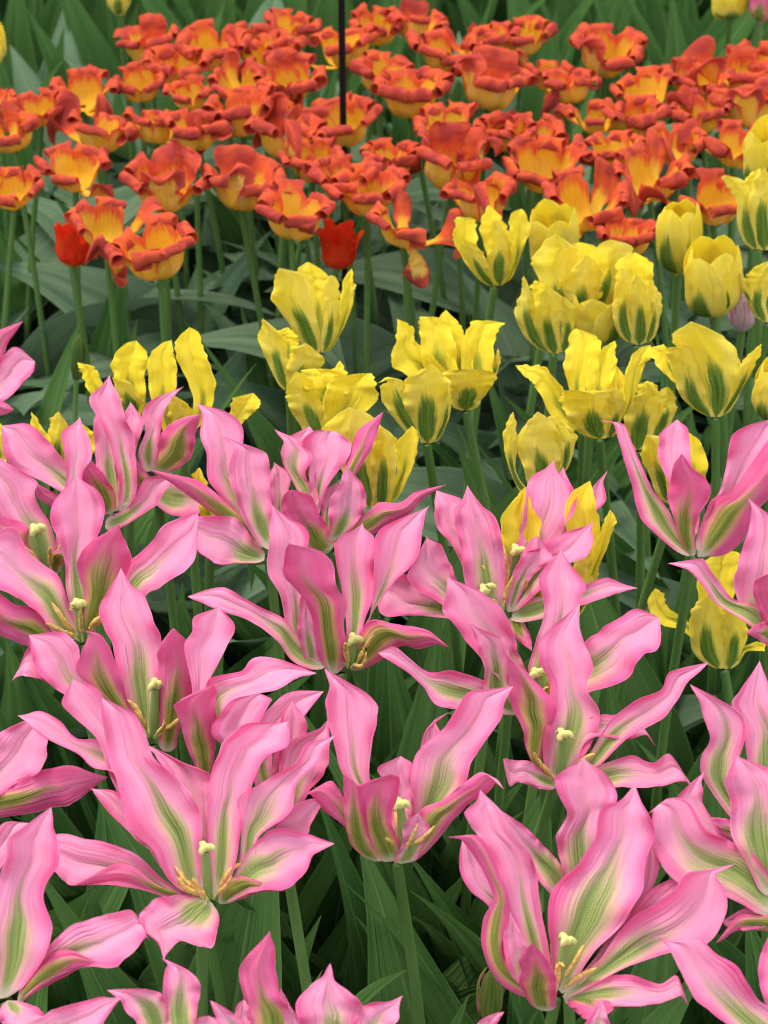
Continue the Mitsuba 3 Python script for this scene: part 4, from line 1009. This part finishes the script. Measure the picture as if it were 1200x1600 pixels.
# ------------------------------------------------------------------ odd flowers
def odd(name, label, x, y, w, h, z, opening, mat, cat='tulip', kit=None, r=0.0026, n=6, wm=1.0, ragged=0.0):
    d0 = depth_at(x, y, z)
    base = EYE + ray(x, y) * d0
    key = thing(name, label, cat)
    cup_flower(key, base, w * d0 / FPX, h * d0 / FPX / .9, opening, mat, rng, n=n, wm=wm, ragged=ragged)
    f = stem(key, base + np.array([0, 0, .004]), rng, r)
    FEET.append(f)
    add_leaves(key, kit or UPRIGHT, f, rng, 2)


odd('red_tulip', 'small red tulip below a strap-petalled orange one at the left', 112, 414, 72, 58, .37, 1.0, 'petal_red', wm=.50, ragged=.004)
odd('red_tulip', 'small bright red tulip low under the orange block, above a tall yellow tulip', 528, 417, 84, 60, .37, 1.15, 'petal_red', wm=.42, ragged=.004)
odd('pale_tulip', 'whitish pink-streaked tulip behind a deep yellow one at the right edge', 1160, 514, 46, 62, .36, .15, 'petal_pale')
odd('flower_bud', 'small closed green bud on a thin stalk before dark leaves at left', 120, 590, 20, 60, .40, .0, 'petal_greenbud', 'flower bud', r=.0016, n=5)
odd('flower_bud', 'greenish pink closed bud low among leaves at the bottom right', 764, 1592, 40, 88, .33, .05, 'petal_bud', 'flower bud')
odd('yellow_bud', 'yellow orange closed bud at the top edge on a bent stalk', 187, 22, 36, 50, .42, .1, 'petal_yellow', 'flower bud', TALL)
odd('yellow_bud', 'pale yellow closed bud cut by the left edge near the top', -6, 98, 34, 48, .42, .1, 'petal_yellow', 'flower bud', TALL)
odd('far_tulip', 'yellow tulip in the far bed, cut by the top edge at the right', 1140, 22, 60, 50, .42, .6, 'petal_yellow', 'tulip', TALL)
odd('far_tulip', 'pink tulip in the far bed at the top right corner', 1188, 32, 40, 50, .42, .3, 'petal_pink', 'tulip', TALL)

# ------------------------------------------------------------------ thin rod
foot = spot(539, 236, .40)
rod = thing('metal_rod', 'thin black metal rod rising out of the orange tulips to the top edge', 'rod')
scene[rod] = mikit.ply(tube(np.array([[foot[0], foot[1], -.05], [foot[0] - .001, foot[1], .4], [foot[0] - .004, foot[1], 1.0]]), .0025, 12), 'rod_black', smooth=30)

# ------------------------------------------------------------------ leafy plants without flowers that fill the beds
rng = np.random.default_rng(99)
feet = np.array(FEET)
FILL = {'pink': ('leafy tulip plant without a flower, dark upright leaves between the pink tulips', 'flowerless plants between the pink tulips'),
        'yellow': ('leafy tulip plant without a flower, dark leaves between the yellow tulips', 'flowerless plants between the yellow tulips'),
        'orange': ('tulip plant without a flower, broad grey-green arching leaves under the orange tulips', 'flowerless plants under the orange tulips'),
        'far': ('tulip plant without a flower, tall upright leaves behind the orange tulips', 'flowerless plants behind the orange tulips')}
y = 0.98
while y < 3.15:
    step = .062 if y < 1.45 else .054 if y < 2.2 else .095
    half = .152 * (y + .1) + .13
    x = -half + rng.uniform(0, step)
    while x < half:
        p = np.array([x + rng.normal(0, .015), y + rng.normal(0, .015)])
        if np.min(np.hypot(*(feet[:, :2] - p).T)) > .028:
            zone = 'pink' if p[1] < 1.32 else 'yellow' if p[1] < 1.62 else 'orange' if p[1] < 2.16 else 'far'
            key = thing('leafy_plant', FILL[zone][0], 'plant', FILL[zone][1])
            kit = {'pink': UPRIGHT, 'yellow': UPRIGHT if rng.uniform() < .55 else ARCHING, 'orange': ARCHING, 'far': TALL}[zone]
            add_leaves(key, kit, p, rng, 3 if zone != 'far' else 4, .95)
        x += step
    y += step
